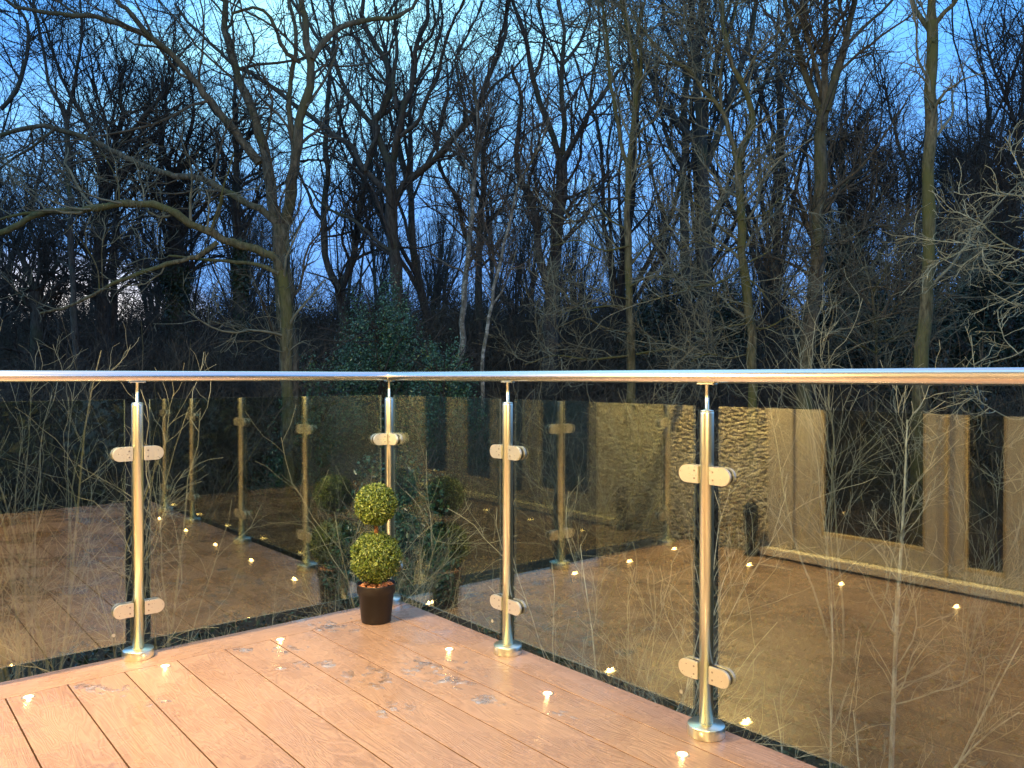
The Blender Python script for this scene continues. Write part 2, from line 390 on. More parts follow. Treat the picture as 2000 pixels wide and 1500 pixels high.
# ------------------------------------------------------------------ balustrade
bal = tag(deck_empty('glass_balustrade'), 'stainless steel post and rail balustrade with clear glass panels round two sides of the deck', 'balustrade')
GT, GB, HZ = 1.008, .065, 1.098
def stadium(bm, x0, x1, zc, h, y0, y1, mi, flip=1):
    """flat sided at x0, half round at x1"""
    r = h/2; pts = [(x0, -r)]
    xe = x1-r if x1 > x0 else x1+r; sg = 1 if x1 > x0 else -1
    for k in range(13):
        a = -math.pi/2+math.pi*k/12; pts.append((xe+sg*r*math.cos(a), r*math.sin(a)))
    pts.append((x0, r))
    ring0 = [bm.verts.new((x, y0, z+zc)) for x, z in pts]; ring1 = [bm.verts.new((x, y1, z+zc)) for x, z in pts]
    n = len(pts)
    fs = [bm.faces.new(ring0), bm.faces.new(ring1[::-1])]
    for k in range(n): fs.append(bm.faces.new((ring0[k], ring1[k], ring1[(k+1) % n], ring0[(k+1) % n])))
    for f in fs: f.material_index = mi
    return fs
def clamp_bm(sg, zc):
    bm = bmesh.new()
    for y0, y1 in ((-.0175, -.0070), (.0070, .0175)):
        fs = stadium(bm, sg*.020, sg*.094, zc, .054, y0, y1, 0)
    es = [e for e in bm.edges if e.calc_length() < .02 or abs(e.verts[0].co.y-e.verts[1].co.y) < 1e-5]
    bmesh.ops.bevel(bm, geom=es, offset=.0014, segments=2, affect='EDGES')
    for f in bm.faces: f.material_index = 0
    stadium(bm, sg*.021, sg*.0905, zc, .047, -.0069, .0069, 1)
    for y in (-.0178, .0178):
        for dz in (-.012, .012):
            lathe(bm, [(.0032, -.0006), (.0032, .0006)], 10, 2, 'Y', (sg*.034, y, zc+dz), False)
    bmesh.ops.recalc_face_normals(bm, faces=bm.faces); return bm
def make_post(s, t, rz, dirs):
    """dirs: list of (angle, side) clamps"""
    bm = bmesh.new(); lathe(bm, [(.0212, .034), (.0212, .985), (.0205, .9905)], 40, 0)
    p = obj('post', bm, STEEL, bal); p.location = (s, -t, 0); p.rotation_euler = (0, 0, rz)
    bm = bmesh.new(); lathe(bm, [(.056, 0.0005), (.0565, .002), (.0565, .0315), (.0552, .0335), (.024, .0345), (.0215, .036)], 48, 0); obj('base_flange', bm, STEEL, p)
    bm = bmesh.new(); lathe(bm, [(.0208, .9905), (.0195, .9945), (.008, .997), (.0062, .9975), (.0062, 1.072), (.009, 1.0735)], 28, 0)
    obj('rail_pin', bm, STEEL, p)
    bm = bmesh.new(); cube(bm, -.03, .03, -.012, .012, 1.0735, 1.0772, .0015)
    for x in (-.022, .022): lathe(bm, [(.003, 1.0715), (.003, 1.0735)], 10, 0, 'Z', (x, 0, 0))
    obj('rail_saddle', bm, STEEL, p)
    for ang, sg in dirs:
        for zc in (.797, .192):
            c = obj('glass_clamp', clamp_bm(sg, zc), [CLAMPM, RUBBER, SCREW], p); c.rotation_euler = (0, 0, ang)
    return p
RS = [0, .892, 1.842, 2.80, 3.45, 4.10]
LT = [0, 1.138, 2.1]
make_post(0, 0, 0, [(0, 1), (R(-90), 1)])
for s in RS[1:]: make_post(s, 0, 0, [(0, 1), (0, -1)] if s < 4.0 else [(0, -1)])
for t in LT[1:]: make_post(0, t, R(-90), [(0, 1), (0, -1)] if t < 2 else [(0, -1)])
def pane_mesh(bm, L_, h0, h1, th=.010):
    cube(bm, 0, L_, -th/2, th/2, h0, h1)
    for f in bm.faces: f.material_index = 0 if abs(f.normal.y) > .9 or abs(f.calc_center_median().y) > th*.49 else 1
def panel(a, b, left):
    L_ = b-a; bm = bmesh.new(); pane_mesh(bm, L_, GB, GT)
    p = obj('glass_panel', bm, [GLASS, EDGE], bal)
    if left: p.location = (0, -a, 0); p.rotation_euler = (0, 0, R(-90))
    else: p.location = (a, 0, 0)
    bm = bmesh.new(); sx = L_-.045 if not left else .045
    lathe(bm, [(.007, -.0062), (.0045, -.0062), (.0045, -.0056), (.007, -.0056)] if not left else [(.007, .0056), (.0045, .0056), (.0045, .0062), (.007, .0062)], 16, 0, 'Y', (sx, 0, GB+.04), False)
    obj('etched_stamp', bm, ETCH, p)
for a, b in zip(RS, RS[1:]): panel(a+.046, b-.046, False)
for a, b in zip(LT, LT[1:]): panel(a+.046, b-.046, True)
# handrail, mitred at the corner
def rail(name, L_, left):
    bm = bmesh.new(); seg = 40; rr = .0212; ends = []
    for k in range(seg):
        a = 2*math.pi*k/seg; y = rr*math.cos(a); z = HZ+rr*math.sin(a)
        if left: v0 = bm.verts.new((y, y+.0, z)); v1 = bm.verts.new((y, -L_, z))
        else: v0 = bm.verts.new((y, y, z)); v1 = bm.verts.new((L_, y, z))
        ends.append((v0, v1))
    for k in range(seg):
        a, b = ends[k], ends[(k+1) % seg]; bm.faces.new((a[0], a[1], b[1], b[0])).smooth = True
    bmesh.ops.recalc_face_normals(bm, faces=bm.faces)
    return obj(name, bm, RAILM, bal)
rr_ = rail('handrail', SEND, False)
# second run built along its own x so the brushing follows it
bm = bmesh.new(); ends = []
for k in range(40):
    a = 2*math.pi*k/40; y = .0212*math.cos(a); z = HZ+.0212*math.sin(a)
    ends.append((bm.verts.new((-y, y, z)), bm.verts.new((2.32, y, z))))
for k in range(40):
    a, b = ends[k], ends[(k+1) % 40]; bm.faces.new((a[0], a[1], b[1], b[0])).smooth = True
bmesh.ops.recalc_face_normals(bm, faces=bm.faces)
o = obj('handrail', bm, RAILM, bal); o.rotation_euler = (0, 0, R(-90))
bm = bmesh.new(); lathe(bm, [(.028, 0), (.028, .006)], 24, 0, 'X', (SEND-.006, 0, HZ)); obj('rail_end_plate', bm, STEEL, bal)

# ------------------------------------------------------------------ recessed deck lamps
lens_bm = bmesh.new(); lathe(lens_bm, [(.0180, .0004), (.0176, .0012), (.012, .0018), (.004, .0020), (.001, .0020)], 24, 0)
lens_me = bpy.data.meshes.new('lens'); lens_bm.to_mesh(lens_me); lens_bm.free(); lens_me.materials.append(LENS)
ring_bm = bmesh.new(); lathe(ring_bm, [(.0182, .0003), (.0208, .0003), (.0208, .0008), (.0200, .0012), (.0182, .0013)], 28, 0)
ring_me = bpy.data.meshes.new('trim_ring'); ring_bm.to_mesh(ring_me); ring_bm.free(); ring_me.materials.append(STEEL)
lamp_spots = [
 (.173, 1.538, 'round recessed deck lamp at the far left, where the first board joints meet the border'),
 (.170, 1.089, 'round recessed deck lamp just right of the left steel post base'),
 (.163, .627, 'round recessed deck lamp midway between the left post and the potted topiary'),
 (.713, .158, 'round recessed deck lamp right of the plant pot, nearest the middle post'),
 (1.297, .159, 'round recessed deck lamp between the middle post and the right post'),
 (1.877, .162, 'round recessed deck lamp beside the base of the right post, nearest the camera'),
 (.13, .150, 'round recessed deck lamp hidden behind the plant pot, mirrored beside the middle post'),
 (.13, 2.01, 'round recessed deck lamp in the house corner, mirrored left of the right post'),
 (.68, 2.00, 'recessed deck lamp by the pebbledash, mirrored just left of the door sill'),
 (1.235, 2.00, 'recessed deck lamp mirrored in the right glass under the middle of the door sill'),
 (1.795, 2.02, 'recessed deck lamp mirrored near the right edge of the right glass'),
 (2.49, .150, 'first recessed deck lamp beyond the right edge, a white oval in the left glass'),
 (3.10, .150, 'second recessed deck lamp beyond the right edge, mirrored in the left glass'),
 (3.72, .150, 'third recessed deck lamp beyond the right edge, mirrored nearest the left post')]
for k, (s, t, lb) in enumerate(lamp_spots):
    e = deck_empty('deck_lamp', s, t, 0)
    tag(e, lb, 'deck lamp', 'recessed deck lamps')
    for nm, me in (('lens', lens_me), ('trim_ring', ring_me)):
        c = bpy.data.objects.new(nm, me); COL.objects.link(c); c.parent = e
    l = bpy.data.lights.new('deck_lamp_light', 'POINT'); l.energy = .075; l.color = (1, .56, .20); l.shadow_soft_size = .006
    lo = bpy.data.objects.new('deck_lamp_light', l); COL.objects.link(lo); lo.parent = e; lo.location = (0, 0, .009)

# ------------------------------------------------------------------ topiary in its pot
PX, PY = -.609, 3.575
top = tag(empty('potted_topiary', (PX, PY, .0008)), 'two ball artificial box topiary in a small black pot at the deck corner', 'potted plant')
POTM = plain('matt black plastic pot', (.012, .010, .009), .45, .4)
bm = bmesh.new(); lathe(bm, [(.060, 0), (.0655, .003), (.079, .128), (.0845, .130), (.0865, .166), (.0870, .170), (.0845, .171), (.0825, .168), (.080, .14), (.01, .135)], 48, 0)
obj('pot', bm, POTM, top)
m = Mat('terracotta coloured pebbles'); g = m.n('NewGeometry'); m.l(m.ramp(g.outputs['Random Per Island'], [(0, (.28, .10, .05)), (.4, (.48, .21, .11)), (.75, (.56, .32, .20)), (1, (.38, .18, .11))]), m.b.inputs['Base Color']); m.set(Roughness=.55); PEB = m.m
bm = bmesh.new()
for k in range(150):
    a = random.random()*6.28; r = .078*math.sqrt(random.random()); sc = random.uniform(.005, .0095)
    mt = Matrix.Translation((r*math.cos(a), r*math.sin(a), .150+random.uniform(-.002, .012)+.012*(1-r/.08)))@Matrix.Rotation(random.random()*6, 4, Vector((random.random(), random.random(), 1)).normalized())@Matrix.Diagonal((sc*1.25, sc, sc*.75, 1))
    bmesh.ops.create_icosphere(bm, subdivisions=1, radius=1, matrix=mt)
obj('pebbles', bm, PEB, top, True)['kind'] = 'stuff'
TRK = bark('topiary stem bark', (.16, .075, .03), (.36, .18, .08), None, 0, 6)
P = np.array([[[0, 0, .13], [.001, 0, .17], [.003, .001, .20], [.003, .002, .30], [.001, 0, .40], [0, 0, .46]]], float)
V, F = tubes(P, np.array([[.013, .0115, .010, .010, .0095, .009]]), 12); obj_ = link('stem', npmesh('stem', V, F), TRK, top)
m = Mat('waxy yellow green box leaves'); g = m.n('NewGeometry')
m.l(m.ramp(g.outputs['Random Per Island'], [(0, (.022, .05, .01)), (.35, (.06, .11, .018)), (.7, (.12, .185, .032)), (1, (.24, .29, .06))]), m.b.inputs['Base Color'])
m.set(Roughness=.4); m.b.inputs['Specular IOR Level'].default_value = .45; LEAFB = m.m
def leafball(rad, n, ctr):
    """small cupped oval leaves, two to four per sprig, pushed outward"""
    d = unit(rng.normal(size=(n, 3))); rr = rad*(1-.24*rng.random(n)**2)*(1+.04*np.sin(d[:, 0]*9)*np.cos(d[:, 2]*8)+.03*rng.normal(size=n))
    c = d*rr[:, None]+ctr
    ax = unit(d*.55+.75*rng.normal(size=(n, 3))); sd_ = unit(np.cross(ax, d+.4*rng.normal(size=(n, 3)))); nr = np.cross(ax, sd_)
    L1 = (.0052+.0034*rng.random(n))[:, None]; w = L1*.42
    pts = [c-ax*L1, c-ax*L1*.1+sd_*w+nr*w*.35, c+ax*L1, c-ax*L1*.1-sd_*w+nr*w*.35]
    mid = c-ax*L1*.1
    V = np.stack([pts[0], pts[1], pts[2], pts[3]], 1).reshape(-1, 3)
    i = np.arange(n)*4; F = np.concatenate([np.stack([i, i+1, i+2], 1), np.stack([i, i+2, i+3], 1)])
    return V, F
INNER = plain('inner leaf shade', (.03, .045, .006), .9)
for zc, rad, n in ((.287, .1115, 9600), (.524, .0925, 7000)):
    V, F = leafball(rad, n, np.array([0, 0, zc])); me = npmesh('leaf_ball', V, F, smooth=False)
    o = link('leaf_ball', me, LEAFB, top); o['kind'] = 'stuff'
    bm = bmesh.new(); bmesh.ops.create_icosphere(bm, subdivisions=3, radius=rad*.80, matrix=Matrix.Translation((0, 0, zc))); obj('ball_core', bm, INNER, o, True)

# ------------------------------------------------------------------ rainwater lying on the boards
def g2(px, py): d = FPX*CAMZ/(py-Y0); return np.array([(px-1000)/FPX*d, d])
patches = [(640, 1226, .10, .04, 34), (478, 1272, .055, .02, 14), (556, 1272, .09, .035, 26), (600, 1300, .10, .04, 20), (170, 1345, .05, .02, 12), (235, 1352, .07, .025, 16), (842, 1312, .15, .06, 60),
           (775, 1384, .07, .03, 14), (945, 1372, .06, .02, 12), (820, 1290, .05, .05, 8), (700, 1330, .12, .05, 14), (1080, 1400, .08, .02, 9), (300, 1380, .03, .03, 6), (885, 1330, .10, .03, 20)]
bm = bmesh.new()
for px, py, a_, b_, cnt in patches:
    c0 = g2(px, py)
    for k in range(cnt):
        du, dv = random.gauss(0, .5)*a_, random.gauss(0, .5)*b_
        cx_, cy_ = c0[0]+du, c0[1]+dv*2.0
        # keep to whole boards: skip drops that would bridge a joint
        rel = Vector((cx_, cy_, 0))-C0; tt = rel.dot(Vv); f_ = ((tt-.090) % .1885)
        rad = random.choice([.004, .006, .009, .014, .02])*random.uniform(.7, 1.3)
        if f_ < rad*1.1 or f_ > .1885-rad*1.1 or tt < .10: continue
        n_ = 14; ph = random.random()*6; e1, e2 = random.uniform(.15, .45), random.uniform(.1, .3); st = random.uniform(1, 1.7)
        prev = None; hgt = min(.0016, rad*.12)
        for fr_, hh in ((1, 0.0003), (.8, hgt*.75), (.45, hgt)):
            ring = []
            for q in range(n_):
                an = 2*math.pi*q/n_; r_ = rad*fr_*(1+e1*math.sin(2*an+ph)+e2*math.sin(5*an+2*ph))
                w_ = U*(r_*st*math.cos(an))+Vv*(r_*math.sin(an)); ring.append(bm.verts.new((cx_+w_.x, cy_+w_.y, hh)))
            if prev:
                for q in range(n_): bm.faces.new((prev[q], prev[(q+1) % n_], ring[(q+1) % n_], ring[q])).smooth = True
            prev = ring
        bm.faces.new(prev).smooth = True
bmesh.ops.recalc_face_normals(bm, faces=bm.faces)
for f in bm.faces:
    f.normal_update()
    if f.normal.z < 0: f.normal_flip()
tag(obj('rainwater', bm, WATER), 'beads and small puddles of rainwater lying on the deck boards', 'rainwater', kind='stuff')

# ------------------------------------------------------------------ the house behind the camera (seen in the glass)
house = tag(deck_empty('house'), 'cream pebbledash house wall with taupe patio doors, mirrored in the glass panels', 'house')
HT = 2.34; DS0, DS1, DZ = .600, 3.42, 2.12
bm = bmesh.new()
for s0, s1, z0, z1 in ((-.86, DS0, -2.6, 4.6), (DS1, 6.2, -2.6, 4.6), (DS0, DS1, DZ, 4.6), (DS0, DS1, -2.6, 0.012)):
    cube(bm, s0, s1, -HT-.25, -HT, z0, z1)
bmesh.ops.remove_doubles(bm, verts=bm.verts, dist=1e-5)
obj('wall', bm, DASH, house)
bm = bmesh.new(); cube(bm, -.86, 6.2, -HT-4.5, -HT-.252, -2.6, 4.6); obj('wall', bm, DASH, house)
bm = bmesh.new()
vs = [bm.verts.new(p) for p in ((-1.2, -HT+.35, 4.55), (6.5, -HT+.35, 4.55), (6.5, -HT-2.4, 6.3), (-1.2, -HT-2.4, 6.3), (-1.2, -HT-5.1, 4.55), (6.5, -HT-5.1, 4.55))]
bm.faces.new((vs[0], vs[1], vs[2], vs[3])); bm.faces.new((vs[3], vs[2], vs[5], vs[4])); bm.faces.new((vs[0], vs[3], vs[4])); bm.faces.new((vs[1], vs[5], vs[2])); bm.faces.new((vs[0], vs[4], vs[5], vs[1]))
obj('roof', bm, ROOFM, house)
# door set
fr_bm = bmesh.new()
def fbox(bm, s0, s1, z0, z1, p0, p1, bev=.004): cube(bm, s0, s1, -(HT-p0), -(HT-p1), z0, z1, bev)
fbox(fr_bm, DS0, .764, .06, DZ, -.06, .02); fbox(fr_bm, DS1-.09, DS1, .06, DZ, -.06, .02); fbox(fr_bm, .765, DS1-.091, DZ-.09, DZ, -.06, .02)
dfr = obj('door_frame', fr_bm, UPVC, house)
bm = bmesh.new(); fbox(bm, DS0-.02, DS1+.02, .013, .058, -.10, .075); obj('door_sill', bm, SILLM, house)
def leaf(s0, s1, g0, g1, zg, name='door'):
    bm = bmesh.new(); z0, z1 = .062, DZ-.093
    fbox(bm, s0, g0, z0, z1, -.05, .005); fbox(bm, g1, s1, z0, z1, -.05, .005); fbox(bm, g0+.0005, g1-.0005, z0, zg, -.05, .005); fbox(bm, g0+.0005, g1-.0005, z1-.11, z1, -.05, .005)
    lf = obj(name, bm, UPVC, house)
    bm = bmesh.new(); fbox(bm, g0+.001, g1-.001, zg+.001, z1-.111, -.035, -.025, 0); obj('pane', bm, PANE, lf)
    bm = bmesh.new(); fbox(bm, g0+.001, g1-.001, zg+.001, zg+.022, -.024, .002, .003); fbox(bm, g0+.001, g0+.012, zg+.024, z1-.112, -.024, .002, .003); fbox(bm, g1-.012, g1-.001, zg+.024, z1-.112, -.024, .002, .003); obj('glazing_bead', bm, BEAD, lf)
leaf(.766, 1.618, .936, 1.521, .172)
leaf(1.634, 2.0, 1.708, 1.901, .105, 'side_light')
leaf(2.012, 2.65, 2.14, 2.53, .172); leaf(2.662, DS1-.094, 2.79, 3.2, .172)
bm = bmesh.new(); fbox(bm, 1.619, 1.633, .062, DZ-.093, -.03, .016); obj('gilt_cover_strip', bm, BEAD, house)
# slender black ornament standing by the door frame
orn = tag(deck_empty('lantern', .53, 2.25, .0006), 'slim black lantern standing on the deck against the pebbledash beside the door', 'lantern')
bm = bmesh.new(); lathe(bm, [(.045, 0), (.045, .012), (.03, .02), (.028, .05), (.032, .12), (.045, .17), (.047, .25), (.040, .29)], 24, 0); obj('body', bm, BLACK, orn)
bm = bmesh.new(); lathe(bm, [(.046, .2905), (.05, .297), (.02, .325), (.008, .335)], 24, 0); obj('lid', bm, BLACK, orn)
# wall lamps
OPAL = emis('lit lantern glass', (1, .66, .28), 10)
def wall_lamp(s, z, power, lab):
    e = tag(deck_empty('wall_lantern', s, HT-.001, z), lab, 'wall lantern', 'lanterns on the house wall')
    bm = bmesh.new(); cube(bm, -.05, .05, .001, .022, -.08, .08, .004); obj('backplate', bm, BLACK, e)
    bm = bmesh.new(); cube(bm, -.010, .010, .0225, .42, .107, .127, .003); lathe(bm, [(.03, .150), (.065, .105), (.068, .098), (.02, .097)], 20, 0, 'Z', (0, .42, 0)); obj('hood', bm, BLACK, e)
    bm = bmesh.new(); lathe(bm, [(.022, -.085), (.048, -.06), (.058, .096)], 20, 0, 'Z', (0, .42, 0)); g_ = obj('lantern_glass', bm, OPAL, e)
    l = bpy.data.lights.new('lantern_light', 'POINT'); l.energy = power; l.color = (1, .66, .28); l.shadow_soft_size = .06
    lo = bpy.data.objects.new('lantern_light', l); COL.objects.link(lo); lo.location = D(s, HT-.42, z-.16)
    return e
wall_lamp(.30, 1.95, 335, 'black wall lantern on the pebbledash left of the patio doors')
wall_lamp(3.4, 1.95, 330, 'black wall lantern on the pebbledash beyond the patio doors')
# flood lamp under the eaves that lights the near trees
def flood(s, z, power, aim, lab, cone=86):
    e = tag(deck_empty('flood_lamp', s, HT-.001, z), lab, 'flood lamp', 'flood lamps under the eaves, the second one added')
    bm = bmesh.new(); cube(bm, -.02, .02, .001, .08, -.02, .02, .003); obj('bracket', bm, BLACK, e)
    bm = bmesh.new(); cube(bm, -.13, .13, .081, .14, -.09, .09, .01); obj('housing', bm, BLACK, e)
    bm = bmesh.new(); cube(bm, -.11, .11, .1405, .1425, -.07, .07); obj('lens', bm, LENSW, e)
    l = bpy.data.lights.new('flood_light', 'SPOT'); l.energy = power; l.color = (1, .84, .60); l.spot_size = R(cone); l.spot_blend = .6; l.shadow_soft_size = .1
    lo = bpy.data.objects.new('flood_light', l); COL.objects.link(lo); p = D(s, HT-.16, z); lo.location = p
    lo.rotation_euler = (Vector(aim)-p).to_track_quat('-Z', 'Y').to_euler()
flood(3.0, 3.9, 3800, (.5, 14, 3.4), 'black flood lamp high on the house wall above the patio doors')
flood(.9, 3.6, 800, (.8, 7.5, -2.2), 'added flood lamp high on the house wall brightening the bank below the deck', 78)  # second flood is an unseen lamp, added to brighten the bank

# ------------------------------------------------------------------ traced trees
def px2w(px, py, d): return np.array([(px-1000)/FPX*d, d, CAMZ+(Y0-py)/FPX*d])
def traced(name, label, cat, d, kind, limbs, twigs=(60, 500, 1800), tl=(1.9, .75, .3), up=.35, seed=1, group=None, base=True, lowcut=.15):
    """limbs: [(points px, w0 px, w1 px, depth slope)], first is the trunk"""
    g = np.random.default_rng(seed); done = []; segs = []
    root = None
    for k, (pts, w0, w1, sl) in enumerate(limbs):
        pts = [tuple(p) for p in pts]; n = max(8, int(len(pts)*3.2))
        if k == 0 and base:
            x0, y0 = pts[0]; gx = (x0-1000)/FPX*d; gzv = float(gz_(gx, d))-.1; yb = Y0+(CAMZ-gzv)/d*FPX
            w0b = w0*1.35; pts = [(x0+(x0-pts[1][0])*.15, yb)]+pts; w0 = w0b
        if pts[-1][1] <= 5 and len(pts) > 1:    # carry on above the frame
            a, b = np.array(pts[-2], float), np.array(pts[-1], float); dv = (b-a)/np.linalg.norm(b-a); dv = dv*.6+np.array([0, -.5]); pts.append(tuple(b+dv*160)); w1 *= .55
        q = catmull(pts, n); q[1:-1] += g.normal(size=(n-2, 2))*min(1.6, w0*.08)
        dd = np.zeros(n)
        if k == 0: dd[:] = d
        else:
            best = min(done, key=lambda L3: np.min(np.hypot(L3[0][:, 0]-q[0, 0], L3[0][:, 1]-q[0, 1])))
            j = np.argmin(np.hypot(best[0][:, 0]-q[0, 0], best[0][:, 1]-q[0, 1])); d0 = best[1][j]
            arc = np.r_[0, np.cumsum(np.hypot(*np.diff(q, axis=0).T))]/FPX*d
            dd = d0+sl*arc+.12*np.sin(arc*1.3+k)
        w = np.linspace(w0, w1, n)
        if k == 0 and base: w = np.interp(np.linspace(0, 1, n), [0, .12, 1], [w0, w0/1.35, w1])
        P3 = np.stack([(q[:, 0]-1000)/FPX*dd, dd, CAMZ+(Y0-q[:, 1])/FPX*dd], 1)
        # one smooth knobbly radius
        rad = w/2/FPX*dd*(1+.07*np.sin(np.arange(n)*1.7+k)+.04*g.normal(size=n))
        done.append((q, dd)); segs.append((P3, rad))
    root = empty(name, segs[0][0][0]); org = segs[0][0][0]
    tag(root, label, cat, group)
    for k, (P3, rad) in enumerate(segs):
        V, F = tubes((P3-org)[None], rad[None], 12 if k == 0 else 9)
        link('trunk' if k == 0 else 'limb', npmesh('trunk' if k == 0 else 'limb', V, F), BK[kind], root)
    nn_ = 24; PP = np.zeros((len(segs), nn_, 3)); RR = np.zeros((len(segs), nn_))
    for i, (P3, rad) in enumerate(segs):
        u0 = np.linspace(0, 1, len(P3)); lo = .45 if i == 0 else 0; u1 = np.linspace(lo, 1, nn_)
        for a in range(3): PP[i, :, a] = np.interp(u1, u0, P3[:, a]-org[a])
        RR[i] = np.interp(u1, u0, rad)
    q1, r1 = grow(PP, RR, twigs[0], 9, tl[0], .42, 48, up, .20, .0007*d, lo=lowcut, rmax=.0021*d, g=g)
    allP = np.concatenate([q1]); allR = r1
    q2, r2 = grow(q1, r1, twigs[1], 7, tl[1], .55, 46, up*.6, .24, .0055, lo=.1, g=g)
    q3, r3 = grow(q2, r2, twigs[2], 5, tl[2], .6, 42, up*.4, .26, .0034, lo=.05, g=g)
    ends = merge([tubes(q1, r1, 5), tubes(q2, r2, 3), tubes(q3, r3, 3)])
    o = link('twigs', npmesh('twigs', *ends), TW[kind], root); o['kind'] = 'stuff'
    return root
T = traced
T('forked_tree', 'big grey brown tree forking into a wide Y left of the centre', 'tree', 15, 'brown', [
 ([(566, 735), (560, 650), (556, 575), (552, 500), (549, 440)], 38, 34, 0),
 ([(546, 445), (532, 385), (521, 320), (510, 262), (490, 205), (468, 160), (455, 110), (441, 50), (446, 0)], 24, 11, .15),
 ([(554, 445), (570, 380), (577, 310), (586, 240), (602, 190), (611, 145), (602, 95), (597, 50), (589, 0)], 24, 14, -.1),
 ([(577, 290), (566, 225), (568, 165), (577, 115), (580, 60), (565, 0)], 11, 7, .3),
 ([(612, 118), (640, 76), (680, 52), (720, 42), (770, 38), (800, 20), (816, 0)], 12, 7, .3),
 ([(588, 125), (555, 98), (537, 52), (520, 26), (490, 20), (455, 30)], 9, 5, -.3),
 ([(508, 320), (480, 285), (462, 262), (425, 215), (387, 170), (350, 120), (312, 88), (275, 50), (250, 20), (230, 0)], 18, 9, -.2),
 ([(300, 80), (270, 63), (235, 50), (190, 36), (150, 33), (110, 31), (60, 22), (15, 2)], 12, 6, -.3),
 ([(180, 36), (150, 28), (120, 8), (95, -8)], 6, 3, .2),
 ([(350, 118), (310, 95), (270, 90), (250, 78)], 6, 3, .4),
 ([(541, 438), (518, 414), (480, 395), (435, 370), (390, 350), (345, 346), (300, 332), (250, 310), (190, 280), (135, 260), (90, 247), (40, 255), (-10, 272)], 14, 8, .15),
 ([(110, 252), (70, 285), (30, 310), (-10, 340)], 6, 4, .1),
 ([(600, 210), (640, 150), (660, 95), (655, 40), (640, 0)], 6, 4, .5),
 ([(470, 170), (500, 95), (480, 40), (470, 0)], 5, 3, .5),
 ([(440, 372), (425, 430), (405, 470), (398, 500)], 5, 3, .3)], (100, 900, 3200), (2.0, .8, .33), seed=11)
T('mossy_bough_tree', 'thick mossy green bough arching across the left in front of the forked tree', 'tree', 14.3, 'olive', [
 ([(562, 735), (560, 640), (557, 570), (549, 530)], 22, 24, 0),
 ([(551, 540), (538, 505), (500, 487), (450, 474), (410, 452), (370, 435), (330, 410), (290, 400), (230, 400), (160, 412), (85, 416), (40, 440), (-15, 462)], 17, 12, -.15),
 ([(90, 416), (50, 418), (-10, 432)], 7, 4, .1),
 ([(425, 474), (390, 500), (330, 515), (270, 535), (220, 556), (175, 580), (130, 600), (80, 612)], 10, 5, -.25),
 ([(546, 535), (500, 516), (430, 510), (380, 505), (330, 500)], 9, 4, .2),
 ([(412, 452), (428, 405), (437, 370), (458, 300)], 5, 2, -.3),
 ([(235, 400), (232, 360), (215, 320), (200, 300)], 3, 1.5, -.2),
 ([(203, 570), (200, 520), (203, 470), (220, 440)], 2.5, 1.5, -.2),
 ([(195, 568), (190, 520), (160, 470), (135, 440)], 3, 1.5, -.2)], (26, 200, 700), (1.2, .6, .3), up=.5, seed=12)
T('branching_tree', 'dark trunk near the centre opening into a tall fan of limbs against the brightest sky', 'tree', 21, 'dark', [
 ([(778, 640), (773, 560), (770, 500), (768, 440), (764, 385), (765, 320)], 25, 22, 0),
 ([(765, 330), (740, 275), (733, 237), (748, 217), (762, 192), (765, 160), (752, 117), (725, 75), (708, 32), (712, 0)], 17, 7, .2),
 ([(730, 248), (700, 212), (675, 175), (662, 140), (640, 95), (615, 70), (600, 40), (570, 0)], 11, 5, .3),
 ([(768, 322), (777, 270), (786, 220), (798, 190), (808, 155), (812, 110), (820, 75), (836, 40), (836, 0)], 15, 6, -.2),
 ([(776, 215), (768, 160), (777, 100), (772, 50), (777, 0)], 9, 6, .1),
 ([(783, 268), (803, 252), (817, 238), (832, 198), (852, 158), (862, 120), (875, 70), (893, 30), (908, 0)], 9, 4, -.3),
 ([(810, 165), (835, 135), (850, 100), (865, 40), (860, 0)], 7, 4, .3),
 ([(773, 392), (800, 350), (850, 312), (887, 270), (917, 235), (938, 205), (952, 160), (972, 110), (985, 70), (992, 20), (996, 0)], 15, 8, -.2),
 ([(935, 215), (962, 172), (1000, 142), (1035, 95)], 7, 3, .3),
 ([(912, 235), (902, 190), (895, 150), (890, 115), (920, 60), (945, 0)], 6, 3, .2),
 ([(763, 385), (750, 370), (712, 332), (690, 292), (660, 270), (610, 230), (575, 205), (540, 177), (500, 150), (460, 130), (425, 98), (375, 50), (345, 12)], 12, 5, .2),
 ([(714, 336), (722, 300), (735, 265), (734, 245)], 9, 8, .1),
 ([(762, 490), (735, 470), (715, 450), (690, 430), (650, 412), (625, 395), (605, 365)], 8, 4, .2),
 ([(752, 120), (765, 95), (780, 60)], 5, 3, .2),
 ([(765, 170), (735, 140), (715, 110), (690, 70), (680, 20), (672, 0)], 6, 4, .3),
 ([(690, 200), (660, 165), (640, 140), (610, 100)], 5, 3, .3),
 ([(815, 100), (850, 60), (845, 0)], 6, 4, -.3)], (130, 1100, 3800), (2.4, .95, .38), seed=13)
T('twin_stemmed_tree', 'slender tree splitting low into two upright stems right of the big forked tree', 'tree', 25, 'dark', [
 ([(670, 660), (668, 600), (664, 560)], 24, 20, 0),
 ([(662, 562), (642, 525), (635, 470), (633, 400), (640, 340), (637, 280), (640, 210), (645, 150), (655, 90), (650, 0)], 15, 5, .1),
 ([(668, 560), (686, 515), (695, 470), (700, 425), (708, 380), (716, 338), (735, 280)], 16, 8, -.1),
 ([(637, 440), (615, 410), (603, 378), (588, 345), (575, 325)], 8, 4, .2),
 ([(640, 330), (655, 290), (665, 270), (665, 230), (672, 190)], 5, 3, .2)], (60, 500, 1800), (2.2, .9, .4), seed=14)
